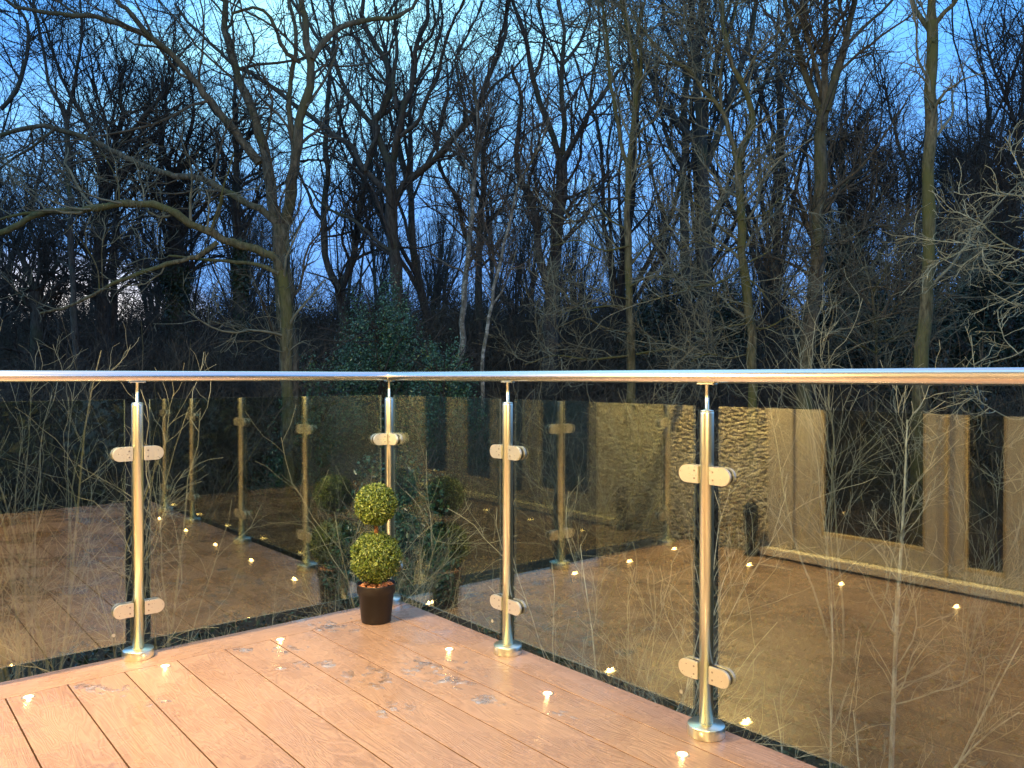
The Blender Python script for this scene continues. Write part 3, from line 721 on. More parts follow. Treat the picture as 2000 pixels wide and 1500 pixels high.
T('ivy_clad_tree', 'thick ivy covered trunk standing dark against the glow on the left', 'tree', 28, 'dark', [
 ([(345, 700), (345, 640), (345, 560), (342, 470), (340, 400), (336, 330)], 48, 16, 0),
 ([(342, 480), (370, 440), (402, 400), (420, 350), (410, 300)], 10, 4, .3), ([(340, 560), (305, 530), (270, 518), (240, 530)], 9, 4, -.3), ([(350, 570), (378, 530), (410, 505), (440, 500)], 9, 4, .3),
 ([(336, 335), (318, 280), (328, 220), (320, 150)], 9, 4, .2), ([(340, 350), (368, 280), (380, 210), (372, 150)], 9, 4, -.3), ([(338, 420), (300, 380), (290, 330), (262, 290)], 8, 4, -.2),
 ([(345, 630), (320, 600), (290, 560), (270, 560)], 6, 3, .2)], (150, 1100, 3400), (2.4, 1.0, .45), up=.3, seed=15)
T('broad_crowned_tree', 'dark tree on the left with a dense round crown behind the mossy bough', 'tree', 25, 'dark', [
 ([(202, 700), (200, 600), (195, 540), (200, 450), (206, 360)], 34, 18, 0),
 ([(206, 365), (222, 300), (240, 240), (238, 180), (250, 120)], 12, 5, .2), ([(205, 365), (190, 300), (168, 235), (135, 180), (112, 120), (95, 60)], 10, 4, -.2),
 ([(225, 300), (262, 255), (300, 210), (335, 170), (345, 110)], 10, 4, -.3), ([(206, 380), (250, 330), (290, 290), (320, 240)], 8, 4, .3), ([(198, 520), (160, 480), (135, 450), (100, 440)], 7, 4, .2),
 ([(201, 460), (180, 400), (150, 360), (140, 300)], 7, 4, -.3), ([(215, 320), (210, 240), (190, 180), (180, 110)], 7, 3, .1)], (190, 1500, 5200), (2.2, 1.0, .45), up=.55, seed=16)
T('leaning_twin_tree', 'narrow dark tree close to the right of the dense crowned tree', 'tree', 26, 'dark', [
 ([(224, 700), (222, 600), (222, 520), (232, 420), (240, 340), (280, 260), (300, 180)], 17, 5, 0),
 ([(230, 430), (262, 380), (290, 350), (320, 330)], 6, 3, .2)], (50, 400, 1300), (1.9, .85, .4), seed=17)
T('ivy_based_tree', 'upright tree with a shaggy base just left of the forked tree', 'tree', 27, 'dark', [
 ([(472, 735), (470, 640), (468, 560), (465, 470), (463, 400), (463, 300), (459, 200), (465, 120)], 28, 5, 0),
 ([(464, 410), (440, 360), (436, 300), (420, 250)], 6, 3, .2), ([(466, 480), (490, 430), (510, 380)], 6, 3, .2), ([(463, 330), (480, 280), (500, 230)], 5, 3, -.2)], (80, 600, 2000), (2.0, .85, .4), seed=18)
T('bushy_edge_tree', 'squat twiggy tree at the far left edge above the rail', 'tree', 23, 'dark', [
 ([(72, 720), (74, 640), (70, 570)], 30, 22, 0), ([(70, 572), (48, 510), (22, 460), (0, 440)], 14, 5, .2), ([(74, 575), (110, 520), (150, 480), (170, 440)], 10, 4, -.2),
 ([(70, 570), (80, 500), (60, 440), (70, 380)], 9, 4, .1), ([(76, 600), (120, 570), (170, 562), (210, 540)], 8, 4, .3), ([(70, 610), (30, 570), (-10, 560)], 9, 4, .2)], (120, 1000, 3200), (1.8, .8, .4), seed=19)
T('slender_left_tree', 'tall slender tree rising behind the arching boughs at the far left', 'tree', 21, 'dark', [
 ([(150, 720), (145, 600), (140, 450), (136, 330), (133, 245), (122, 205)], 13, 9, 0),
 ([(122, 207), (100, 170), (92, 120), (80, 60), (70, 0)], 7, 4, .2), ([(133, 240), (145, 180), (155, 130), (165, 60), (160, 0)], 7, 4, -.2), ([(5, 215), (32, 185), (50, 140), (60, 85), (57, 45), (30, 0)], 9, 5, .2), ([(60, 85), (80, 70), (110, 62)], 4, 3, .1)], (90, 700, 2400), (1.8, .8, .38), seed=20)
T('birch_tree', 'pale speckled birch stem right of the dark green holly', 'tree', 19, 'birch', [
 ([(898, 735), (902, 650), (905, 600), (914, 500), (924, 400), (928, 300), (935, 240), (925, 150)], 15, 6, 0),
 ([(926, 360), (900, 300), (880, 250)], 5, 3, .2), ([(930, 300), (950, 250), (960, 200)], 5, 3, -.2)], (50, 400, 1400), (1.6, .7, .35), seed=21)
T('leaning_birch_tree', 'thin pale birch leaning right beside the speckled birch', 'tree', 17, 'birch', [
 ([(942, 735), (950, 650), (957, 610), (968, 545), (985, 480), (1000, 420), (1012, 360), (1050, 290), (1075, 230)], 9, 4, 0),
 ([(958, 600), (980, 570), (1000, 520), (1010, 480)], 4, 2, .2)], (30, 240, 800), (1.3, .6, .3), seed=22)
T('dark_upright_tree', 'straight dark trunk between the two pale birches', 'tree', 24, 'dark', [
 ([(938, 700), (936, 600), (936, 500), (941, 400), (946, 300), (960, 230)], 19, 7, 0),
 ([(938, 480), (960, 430), (985, 400), (1000, 340)], 7, 4, .2), ([(938, 520), (905, 450), (895, 390), (860, 330), (850, 250)], 9, 4, -.2), ([(940, 400), (925, 340), (930, 250), (915, 180)], 6, 3, .1)], (100, 800, 2600), (2.2, .9, .4), seed=23)
T('tall_spreading_tree', 'tall dark tree right of the birches whose trunk opens into spreading limbs', 'tree', 20, 'dark', [
 ([(1072, 735), (1076, 640), (1080, 560), (1086, 480), (1092, 400), (1097, 312)], 34, 22, 0),
 ([(1095, 315), (1078, 260), (1055, 200), (1040, 150), (1028, 80), (1012, 30), (1000, 0)], 14, 7, .2), ([(1098, 305), (1101, 240), (1095, 180), (1098, 120), (1101, 60), (1090, 0)], 12, 6, -.1),
 ([(1102, 315), (1125, 270), (1150, 225), (1176, 190), (1200, 150), (1235, 112), (1260, 60)], 12, 5, -.2), ([(1073, 560), (1055, 500), (1047, 430), (1025, 365), (1008, 310), (1018, 200), (1000, 130)], 18, 6, .2),
 ([(1040, 160), (1060, 110), (1062, 60), (1050, 0)], 7, 4, .1), ([(1098, 130), (1130, 90), (1150, 40), (1150, 0)], 7, 4, .2), ([(1090, 440), (1130, 400), (1160, 340)], 6, 3, .2), ([(1150, 226), (1155, 160), (1170, 90), (1165, 0)], 6, 4, .2)], (150, 1200, 4000), (2.3, .95, .38), seed=24)
T('mossy_slim_tree', 'slim mossy tree with spiky low branches, leftmost of the lit trunks on the right', 'tree', 14.5, 'olive', [
 ([(1232, 735), (1230, 620), (1227, 500), (1227, 400), (1229, 320), (1238, 220), (1240, 130), (1226, 60), (1212, 0)], 20, 9, 0),
 ([(1228, 330), (1212, 285), (1205, 230), (1190, 160), (1186, 80), (1175, 0)], 9, 4, .2), ([(1239, 215), (1252, 130), (1245, 60), (1260, 0)], 7, 4, -.2),
 ([(1225, 600), (1185, 598), (1130, 606), (1075, 612)], 4, 1.6, -.15), ([(1226, 585), (1190, 575), (1150, 560)], 3, 1.6, -.3), ([(1226, 695), (1150, 702), (1085, 694), (1025, 712)], 5, 2, -.25), ([(1242, 692), (1290, 684), (1345, 678), (1370, 660)], 5, 2, -.25),
 ([(1226, 450), (1190, 430), (1160, 400), (1130, 402)], 4, 2, .1), ([(1240, 630), (1270, 660), (1300, 668)], 3, 1.5, -.2), ([(1230, 520), (1262, 480), (1300, 450), (1320, 430)], 5, 2.5, .3), ([(1228, 650), (1180, 640), (1140, 620), (1090, 640)], 4, 1.8, -.3), ([(1230, 560), (1270, 540), (1310, 545), (1340, 520)], 4, 1.8, -.3), ([(1228, 480), (1180, 490), (1130, 470), (1080, 480)], 4, 1.8, -.1)], (105, 900, 2800), (1.2, .55, .26), up=.2, seed=25)
T('clustered_dark_tree', 'left of two dark trunks standing close together behind the mossy slim trees', 'tree', 25, 'dark', [
 ([(1348, 720), (1345, 620), (1340, 500), (1336, 400), (1334, 300), (1336, 220), (1343, 140), (1350, 60), (1350, 0)], 24, 9, 0),
 ([(1336, 330), (1305, 280), (1290, 220), (1280, 150), (1285, 80)], 9, 4, .2), ([(1342, 160), (1320, 100), (1300, 60), (1290, 0)], 8, 4, .2), ([(1345, 560), (1300, 520), (1270, 460)], 8, 4, .2)], (80, 550, 1700), (2.3, .95, .4), seed=26)
T('many_limbed_tree', 'thick dark many limbed tree, right of two trunks standing close together', 'tree', 23, 'dark', [
 ([(1382, 720), (1378, 600), (1377, 450), (1371, 320), (1366, 220), (1361, 110), (1370, 0)], 34, 10, 0),
 ([(1372, 295), (1340, 262), (1310, 222), (1282, 190), (1265, 130), (1240, 80), (1212, 20), (1200, 0)], 13, 5, .2), ([(1371, 240), (1394, 135), (1410, 60), (1425, 0)], 10, 6, -.2), ([(1377, 330), (1418, 215), (1440, 145), (1461, 90), (1475, 0)], 14, 7, .2),
 ([(1440, 180), (1480, 130), (1520, 100), (1560, 60)], 7, 4, .2), ([(1420, 215), (1460, 190), (1510, 150), (1560, 100)], 7, 3, -.3), ([(1378, 430), (1420, 380), (1470, 330), (1520, 260), (1560, 200)], 9, 4, .3), ([(1378, 560), (1340, 500), (1300, 430), (1270, 330), (1255, 230)], 8, 4, -.2)], (110, 750, 2300), (2.3, .95, .4), seed=27)
T('wavy_mossy_tree', 'mossy pale trunk with a wavy fork and twiggy low boughs right of two dark trunks', 'tree', 13.5, 'olive', [
 ([(1468, 735), (1464, 640), (1456, 560), (1450, 500), (1445, 400), (1440, 312)], 21, 16, 0),
 ([(1438, 315), (1430, 285), (1406, 215), (1372, 178), (1345, 140), (1300, 112), (1262, 72), (1230, 20)], 11, 4, .25), ([(1443, 310), (1462, 262), (1470, 235), (1456, 178), (1428, 128), (1412, 60), (1410, 0)], 13, 8, -.1),
 ([(1407, 215), (1405, 150), (1418, 80), (1440, 0)], 6, 4, .2), ([(1443, 525), (1405, 552), (1360, 560), (1310, 576), (1250, 592)], 6, 1.8, -.25), ([(1440, 470), (1400, 440), (1360, 400), (1330, 385)], 4, 2, .1), ([(1462, 512), (1500, 492), (1550, 440)], 5, 2, .3),
 ([(1458, 632), (1410, 640), (1380, 652), (1338, 645)], 4, 1.8, -.3), ([(1462, 600), (1430, 590), (1418, 598)], 3, 1.5, -.3), ([(1466, 690), (1420, 700), (1385, 690), (1350, 706)], 4, 2, -.3), ([(1452, 540), (1480, 560), (1510, 600)], 4, 2, -.3), ([(1445, 430), (1490, 420), (1530, 380)], 4, 2, -.2), ([(1450, 480), (1410, 490), (1370, 470), (1320, 490)], 4, 2, -.3), ([(1465, 640), (1500, 640), (1550, 610)], 4, 2, -.3)], (120, 950, 3000), (1.15, .55, .27), up=.15, seed=28)
T('broad_mossy_tree', 'large mossy trunk rising to four upright limbs, right of the wavy trunk', 'tree', 14, 'brown', [
 ([(1572, 735), (1580, 650), (1588, 580), (1595, 450), (1600, 330), (1606, 218)], 34, 22, 0),
 ([(1602, 222), (1567, 142), (1551, 75), (1530, 0)], 14, 9, .2), ([(1606, 205), (1590, 128), (1570, 62), (1546, 5)], 10, 6, -.2), ([(1608, 215), (1610, 140), (1611, 75), (1610, 0)], 15, 11, .05), ([(1612, 218), (1640, 118), (1654, 55), (1666, 0)], 17, 10, -.15),
 ([(1645, 100), (1670, 70), (1702, 40), (1742, 0)], 7, 5, .2), ([(1597, 420), (1640, 370), (1690, 320)], 5, 2.5, .3), ([(1585, 570), (1610, 545), (1618, 530)], 9, 5, -.3), ([(1602, 330), (1560, 290), (1530, 285)], 4, 2, .2), ([(1575, 690), (1630, 650), (1700, 625), (1790, 600)], 5, 2, -.3), ([(1590, 500), (1545, 540), (1500, 560)], 4, 2, -.3), ([(1592, 480), (1650, 470), (1700, 440), (1740, 450)], 4, 2, -.2), ([(1585, 600), (1640, 590), (1700, 560), (1760, 570)], 5, 2, -.3), ([(1580, 640), (1530, 640), (1490, 660)], 4, 2, -.3)], (140, 1200, 4000), (1.5, .65, .3), up=.3, seed=29)
T('clean_mossy_tree', 'tall clean mossy trunk with a high three way fork, rightmost of the lit trunks', 'tree', 12.5, 'olive', [
 ([(1796, 735), (1803, 660), (1810, 575), (1814, 450), (1812, 325), (1814, 200), (1817, 110), (1817, 45)], 29, 20, 0),
 ([(1812, 62), (1786, 22), (1776, -5)], 10, 7, .2), ([(1817, 50), (1816, 0)], 17, 14, 0), ([(1821, 52), (1850, 16), (1868, -5)], 10, 7, -.2), ([(1820, 210), (1832, 203), (1846, 197)], 6, 3, -.2), ([(1818, 85), (1826, 78)], 5, 3, -.2)], (8, 60, 250), (1.4, .6, .3), seed=30)
T('low_twiggy_tree', 'small spreading twiggy tree between the large and the clean mossy trunks', 'tree', 15.5, 'olive', [
 ([(1712, 735), (1710, 650), (1704, 580), (1690, 520)], 8, 4, 0), ([(1708, 640), (1750, 600), (1790, 540), (1830, 500), (1870, 480)], 4, 2, -.2), ([(1706, 600), (1660, 560), (1630, 500)], 4, 2, -.2), ([(1704, 570), (1740, 510), (1760, 450)], 4, 2, .1), ([(1710, 670), (1770, 650), (1830, 600), (1880, 560)], 4, 2, -.3), ([(1711, 690), (1650, 660), (1600, 650)], 4, 2, -.2)], (90, 650, 2100), (1.1, .5, .26), up=.2, seed=36)
T('round_headed_tree', 'dark tree with a round twiggy head between the large mossy trunk and the clean trunk', 'tree', 26, 'dark', [
 ([(1656, 720), (1655, 600), (1656, 500), (1660, 400), (1667, 325)], 14, 8, 0), ([(1667, 330), (1672, 280), (1665, 240)], 6, 3, .1), ([(1656, 500), (1690, 440), (1700, 380), (1705, 300)], 8, 4, .2), ([(1662, 380), (1640, 330), (1630, 280)], 6, 3, .2), ([(1690, 430), (1720, 380), (1740, 330)], 5, 3, -.2)], (150, 1300, 4400), (1.7, .8, .38), up=.4, seed=31)
T('leaning_dark_tree', 'dark tree leaning right behind the clean mossy trunk', 'tree', 24, 'dark', [
 ([(1690, 720), (1700, 560), (1712, 500), (1742, 460), (1768, 425), (1775, 350), (1752, 280), (1735, 220), (1725, 170)], 13, 4, 0), ([(1796, 690), (1794, 560), (1792, 420), (1800, 330)], 13, 6, .1)], (90, 700, 2200), (1.7, .8, .38), seed=32)
T('right_edge_tree', 'dark tree near the right edge with a dense twiggy top', 'tree', 21, 'dark', [
 ([(1965, 735), (1970, 600), (1980, 450), (1990, 330), (1986, 250)], 22, 10, 0), ([(1986, 255), (1960, 190), (1935, 130), (1918, 60)], 7, 3, .2), ([(1988, 260), (2010, 180), (1995, 100), (2005, 20)], 7, 3, -.2), ([(1982, 420), (1940, 370), (1910, 330), (1880, 300)], 7, 3, .2), ([(1975, 520), (1930, 480), (1890, 440), (1860, 400)], 7, 3, -.2)], (190, 1500, 4800), (1.8, .85, .38), up=.3, seed=33)
T('right_corner_tree', 'dark tree filling the gap between the clean mossy trunk and the right edge', 'tree', 27, 'dark', [
 ([(1885, 735), (1883, 600), (1880, 500), (1875, 400), (1880, 330)], 14, 6, 0), ([(1878, 480), (1850, 420), (1840, 350)], 6, 3, .2), ([(1880, 450), (1910, 400), (1920, 340)], 6, 3, .2), ([(1880, 560), (1925, 500), (1945, 450)], 6, 3, .2)], (170, 1300, 4200), (1.8, .85, .38), up=.4, seed=34)
T('lichened_bough_tree', 'pale lichened boughs reaching in from beyond the right edge of the view', 'tree', 9.5, 'pale', [
 ([(2120, 735), (2110, 600), (2100, 450), (2095, 300)], 22, 14, 0), ([(2100, 505), (2050, 500), (2000, 492), (1965, 478), (1930, 452), (1905, 420)], 5, 1.8, -.1), ([(2000, 490), (1950, 484), (1900, 480), (1860, 500), (1810, 522)], 3.5, 1.5, -.1), ([(2102, 540), (2040, 545), (1990, 556), (1962, 553), (1945, 535)], 4, 1.6, -.1),
 ([(2098, 400), (2040, 385), (1980, 382), (1935, 372)], 4, 1.6, .1), ([(2108, 620), (2050, 640), (1990, 690), (1920, 712)], 4, 1.8, -.1), ([(2110, 700), (2050, 780), (1990, 820), (1940, 800), (1890, 770)], 4, 1.6, -.2), ([(2110, 760), (2050, 850), (1990, 960), (1930, 940)], 4, 1.6, -.2)], (42, 260, 700), (.7, .35, .18), up=.05, seed=35)

# ------------------------------------------------------------------ saplings and bushes near the deck, seen through the glass
def stems(name, label, cat, x, y, kind, n, h, spread, r0, tw=(40, 160), seed=1, lean=(0, 0), group=None, arch=.0, tl=(.6, .25)):
    g = np.random.default_rng(seed); z0 = float(gz_(x, y))-.05; m_ = 12
    P = np.zeros((n, m_, 3)); a = g.random(n)*6.28; r = g.random(n)**.5
    P[:, 0, 0] = .12*r*np.cos(a); P[:, 0, 1] = .12*r*np.sin(a)
    d = unit(np.stack([np.cos(a)*r*spread+lean[0], np.sin(a)*r*spread+lean[1], np.ones(n)], 1)); ln = h*(.65+.45*g.random(n))
    for i in range(1, m_):
        d = unit(d+(.08 if n > 1 else .018)*g.normal(size=(n, 3))+np.array([0, 0, .03-arch*i/m_])); P[:, i] = P[:, i-1]+d*(ln/(m_-1))[:, None]
    RR = (r0*(.6+.6*g.random(n)))[:, None]*(1-.75*np.linspace(0, 1, m_))[None]
    root = tag(empty(name, (x, y, z0)), label, cat, group)
    for k in range(n):
        V, F = tubes(P[k:k+1], RR[k:k+1], 7); link('stem', npmesh('stem', V, F), BK[kind], root)
    q1, r1 = grow(P, RR, tw[0], 7, tl[0], .5, 40, .3, .17, .0028, lo=.25, g=g, rmax=.008)
    q2, r2 = grow(q1, r1, tw[1], 5, tl[1], .6, 40, .2, .20, .0018, lo=.1, g=g)
    link('twigs', npmesh('twigs', *merge([tubes(q1, r1, 4), tubes(q2, r2, 3)])), TW[kind], root)['kind'] = 'stuff'
    return root
stems('hazel_sapling', 'clump of tall pale grey saplings behind the left glass, just left of the left post', 'sapling', -3.55, 5.9, 'pale', 8, 3.25, .22, .022, (50, 180), 41, (-.10, 0))
stems('hazel_sapling', 'fan of thin pale saplings spreading up right behind the glass, right of the left post', 'sapling', -3.0, 6.3, 'pale', 12, 3.2, .38, .012, (60, 220), 42, (.12, 0))
stems('hazel_sapling', 'leaning pale saplings at the far left edge behind the glass', 'sapling', -4.9, 6.2, 'pale', 7, 3.1, .30, .017, (50, 160), 43, (-.22, 0))
stems('hazel_sapling', 'dense whippy saplings behind the left glass farther back from the post', 'sapling', -4.3, 7.3, 'pale', 12, 3.0, .45, .012, (90, 300), 57, (.05, 0))
stems('hazel_sapling', 'thin whippy saplings low behind the left glass near the left frame edge', 'sapling', -3.4, 5.0, 'pale', 7, 2.7, .4, .011, (50, 180), 58, (-.12, 0))
stems('hazel_sapling', 'low whippy sapling clump at the deck edge right of the left post', 'sapling', -1.95, 5.2, 'pale', 9, 2.2, .55, .008, (60, 200), 44, (.1, 0), arch=.06)
stems('young_tree', 'young twiggy tree behind the glass between the topiary and the middle post', 'young tree', -.72, 6.3, 'pale', 2, 2.7, .05, .015, (30, 190), 45, tl=(.8, .3))
stems('bare_bush', 'pale many stemmed bush behind the glass right of the middle post', 'bush', .70, 5.5, 'white', 16, 2.6, .62, .009, (120, 420), 46, (.12, 0), arch=.04)
stems('bare_bush', 'sparse pale bush at the foot of the right glass left of the thin white stem', 'bush', 2.0, 4.9, 'white', 9, 2.1, .7, .012, (80, 170), 47, (0, 0), arch=.02, tl=(.38, .17))
stems('birch_sapling', 'single thin whitish sapling stem standing in the right glass panel', 'sapling', 2.93, 5.95, 'white', 1, 3.4, .02, .020, (34, 130), 48, tl=(.5, .25))
stems('bare_bush', 'pale bush of upswept branches above the rail right of the large mossy trunk', 'bush', 3.75, 9.0, 'pale', 6, 4.0, .34, .013, (80, 300), 49, (.06, 0), tl=(1.0, .4))
stems('bare_bush', 'spiky bush above the rail between the middle post and the slim mossy tree', 'bush', 1.1, 10.5, 'olive', 9, 3.6, .6, .012, (110, 420), 50, arch=.05, tl=(.9, .35))
stems('bare_bush', 'tangled bush above the rail left of the large mossy trunk', 'bush', 2.9, 10.5, 'olive', 10, 3.6, .6, .012, (120, 450), 51, arch=.05, tl=(.9, .35))
stems('bare_bush', 'brownish tangled bush at the right edge above the rail', 'bush', 6.6, 10.5, 'brown', 16, 4.3, .6, .014, (220, 800), 52, arch=.05, tl=(.9, .35))
stems('bare_bush', 'wispy bush above the rail left of the forked tree', 'bush', -5.2, 11.5, 'brown', 14, 4.2, .5, .013, (180, 700), 53, arch=.03, tl=(.9, .35))
stems('bare_bush', 'thin stemmed bush above the rail at the far left', 'bush', -7.3, 11.5, 'brown', 9, 3.8, .4, .012, (110, 420), 54, arch=.02, tl=(.9, .35))
stems('bare_bush', 'fine twigged bush low behind the glass under the holly', 'bush', -1.4, 8.6, 'olive', 14, 1.7, .7, .008, (160, 560), 55, arch=.06)
stems('bare_bush', 'fine twigged bush behind the reflected doors at the right', 'bush', 4.3, 7.6, 'pale', 6, 2.3, .6, .008, (70, 240), 56, arch=.03)

# ------------------------------------------------------------------ brambles and litter under everything
def scrub(name, label, cat, n, xr, yr, h, mat, seed, r=.005, arch=.35, n2=0):
    g = np.random.default_rng(seed); x = g.uniform(*xr, n); y = g.uniform(*yr, n); m_ = 7
    # keep off the deck and house
    P = np.zeros((n, m_, 3)); P[:, 0] = np.stack([x, y, gz_(x, y)-.03], 1); a = g.random(n)*6.28; sp = .3+.9*g.random(n)
    d = unit(np.stack([np.cos(a)*sp, np.sin(a)*sp, np.ones(n)], 1)); ln = h*(.4+.8*g.random(n))
    for i in range(1, m_):
        d = unit(d+.12*g.normal(size=(n, 3))-np.array([0, 0, arch*i/m_])); P[:, i] = P[:, i-1]+d*(ln/(m_-1))[:, None]
    RR = (r*(.6+.8*g.random(n)))[:, None]*(1-.6*np.linspace(0, 1, m_))[None]
    parts = [tubes(P, RR, 3)]
    if n2:
        q1, r1 = grow(P, RR, n2, 5, h*.28, .6, 45, .2, .15, r*.35, g=g); parts.append(tubes(q1, r1, 3))
    o = link(name, npmesh(name, *merge(parts)), mat); tag(o, label, cat, kind='stuff'); return o
scrub('bramble_thicket', 'tangle of brown bramble stems covering the slope below the deck', 'brambles', 3600, (-8, 9), (4.9, 12), .95, TW['brown'], 61, .0042, .35, 5200)
scrub('grass_tangle', 'dry grass and fine stalks on the bank below the glass', 'grass', 5200, (-7, 8), (4.6, 10), .45, TW['olive'], 62, .0026, .3)
LITT = leafmat('fallen leaves', [(0, (.05, .03, .016)), (.4, (.13, .08, .035)), (.75, (.22, .15, .07)), (1, (.10, .11, .04))], .7, .2)
def leaves(name, label, cat, pts, size, mat, seed, flat=.35, kind='stuff', parent=None, ori=None):
    g = np.random.default_rng(seed); n = len(pts); nrm = unit(g.normal(size=(n, 3))*flat+np.array([0, 0, 1.])) if ori is None else unit(ori+flat*g.normal(size=(n, 3)))
    a = unit(np.cross(nrm, g.normal(size=(n, 3)))); b = np.cross(nrm, a); s = (size*(.6+.8*g.random(n)))[:, None]
    V = np.stack([pts-a*s, pts+b*s*.5+nrm*s*.12, pts+a*s, pts-b*s*.5+nrm*s*.12], 1).reshape(-1, 3)
    i = np.arange(n)*4; F = np.concatenate([np.stack([i, i+1, i+2], 1), np.stack([i, i+2, i+3], 1)])
    me = npmesh(name, V, F, smooth=False); o = link(name, me, mat, parent)
    tag(o, label, cat, kind=kind); return o
g = np.random.default_rng(63); n = 34000; x = g.uniform(-8, 9, n); y = g.uniform(4.6, 13, n)
leaves('leaf_litter', 'fallen leaves scattered over the bank below the deck', 'leaf litter', np.stack([x, y, gz_(x, y)+.01+.05*g.random(n)], 1), .032, LITT, 64, .7)
IVYM = leafmat('dark ivy leaves', [(0, (.010, .018, .007)), (.5, (.022, .038, .012)), (1, (.045, .065, .022))], .45, .4)
g = np.random.default_rng(65); n = 16000; x = g.uniform(-8, 9, n); y = g.uniform(4.4, 10, n); k_ = np.sin(x*1.7+1)*np.cos(y*1.3)+.5*np.sin(x*4+y*3) > .15; x, y = x[k_], y[k_]
leaves('ivy_ground_cover', 'dark ivy and bramble leaves covering patches of the bank', 'ground cover', np.stack([x, y, gz_(x, y)+.05+.28*g.random(len(x))], 1), .04, IVYM, 66, .8)

# ------------------------------------------------------------------ evergreens
HOLLY = leafmat('dark holly leaves', [(0, (.02, .05, .03)), (.5, (.04, .10, .055)), (.9, (.07, .15, .07)), (1, (.10, .15, .04))], .3, .5)
YEW = leafmat('blackish yew foliage', [(0, (.006, .014, .010)), (.6, (.014, .028, .018)), (1, (.03, .05, .028))], .5, .3)
def evergreen_mesh(n, seed, lobes=16, tall=1.0):
    """unit crown: lumpy clumps of leaves about branch ends, leaving gaps"""
    g = np.random.default_rng(seed); L_ = 90; c = unit(g.normal(size=(L_, 3)))*(.35+.6*g.random((L_, 1))**.6); c[:, 2] = np.abs(c[:, 2])*.95*tall+.05
    c[:, :2] *= (1.05-.45*(c[:, 2:3]/tall)); rad = .10+.13*g.random(L_); k = g.integers(0, L_, n)
    d = unit(g.normal(size=(n, 3))); p = c[k]+d*(rad[k]*(.55+.5*g.random(n)))[:, None]
    return p, d
def evergreen(name, label, cat, x, y, w, h, mat, n, size, seed, group=None):
    z = float(gz_(x, y)); root = tag(empty(name, (x, y, z)), label, cat, group)
    p, d = evergreen_mesh(n, seed); p = p*np.array([w/2, w/2, h]); 
    leaves('crown', None, None, p, size, mat, seed, .6, 'stuff', root, d)
    g = np.random.default_rng(seed); P = np.zeros((1, 8, 3)); P[0, :, 2] = np.linspace(-.1, h*.8, 8); P[0, :, :2] = .06*g.normal(size=(8, 2))
    RR = np.linspace(.09, .03, 8)[None]
    V, F = tubes(P, RR, 8); link('trunk', npmesh('trunk', V, F), BK['dark'], root)
    q, r = grow(P, RR, 70, 7, w*.42, .5, 60, .3, .12, .008, g=g); q2, r2 = grow(q, r, 300, 5, w*.14, .5, 45, .2, .15, .004, g=g)
    link('branches', npmesh('branches', *merge([tubes(q, r, 4), tubes(q2, r2, 3)])), TW['dark'], root)['kind'] = 'stuff'
evergreen('holly_bush', 'large dark green holly standing behind the corner of the rail', 'bush', -2.75, 17, 3.7, 5.0, HOLLY, 44000, .028, 71)
evergreen('holly_bush', 'lower dark green holly on the right flank of the large holly', 'bush', -1.35, 15.5, 2.4, 3.9, HOLLY, 22000, .027, 72)
evergreen('holly_bush', 'low holly on the left flank of the large holly', 'bush', -3.9, 15.2, 2.3, 3.2, HOLLY, 18000, .027, 73)
evergreen('holly_bush', 'dark glossy bush at the foot of the bank behind the corner panel', 'bush', -1.7, 11.5, 2.2, 2.2, HOLLY, 12000, .032, 74)
evergreen('yew_tree', 'blackish yew behind the wavy mossy trunk', 'tree', 6.3, 23, 3.4, 5.3, YEW, 22000, .05, 75)
evergreen('yew_tree', 'blackish yew between the large mossy trunk and the clean trunk', 'tree', 9.2, 20.5, 3.4, 5.0, YEW, 22000, .05, 76)
evergreen('yew_tree', 'tall blackish evergreen right of the clean mossy trunk', 'tree', 12.6, 21, 4.6, 6.2, YEW, 26000, .05, 77)
evergreen('yew_tree', 'dark evergreen low behind the two close dark trunks', 'tree', 3.6, 22, 3.0, 4.6, YEW, 17000, .05, 78)
evergreen('yew_tree', 'dark evergreen at the far right edge of the view', 'tree', 15.8, 24, 4.2, 6.2, YEW, 22000, .05, 79)
evergreen('holly_bush', 'dark holly low behind the middle of the right rail', 'bush', 8.2, 15.5, 2.8, 3.4, YEW, 8000, .06, 80)
evergreen('yew_tree', 'dark evergreen filling the gap below the round headed tree', 'tree', 11.0, 27, 5.2, 7.0, YEW, 24000, .055, 83)
evergreen('yew_tree', 'dark evergreen between the slim mossy tree and the two close trunks', 'tree', 5.6, 28, 5.0, 6.2, YEW, 22000, .055, 84)
evergreen('yew_tree', 'dark evergreen behind the clean mossy trunk', 'tree', 14.6, 29, 5.5, 7.8, YEW, 24000, .055, 85)
for s_, t_, lb in ((6.4, -1.6, 'left of three added dark evergreens screening the sky beyond the deck end'), (6.9, .6, 'middle of three added dark evergreens screening the sky beyond the deck end'), (7.6, 2.9, 'right of three added dark evergreens screening the sky beyond the deck end')):  # unseen trees added to keep sky reflections off the boards
    p_ = D(s_, t_); evergreen('yew_tree', lb, 'tree', p_.x, p_.y, 3.2, 6.6, YEW, 14000, .06, int(90+s_*3), 'added evergreens screening the sky beyond the deck end')  # added unseen evergreens, sharing the yew_tree name
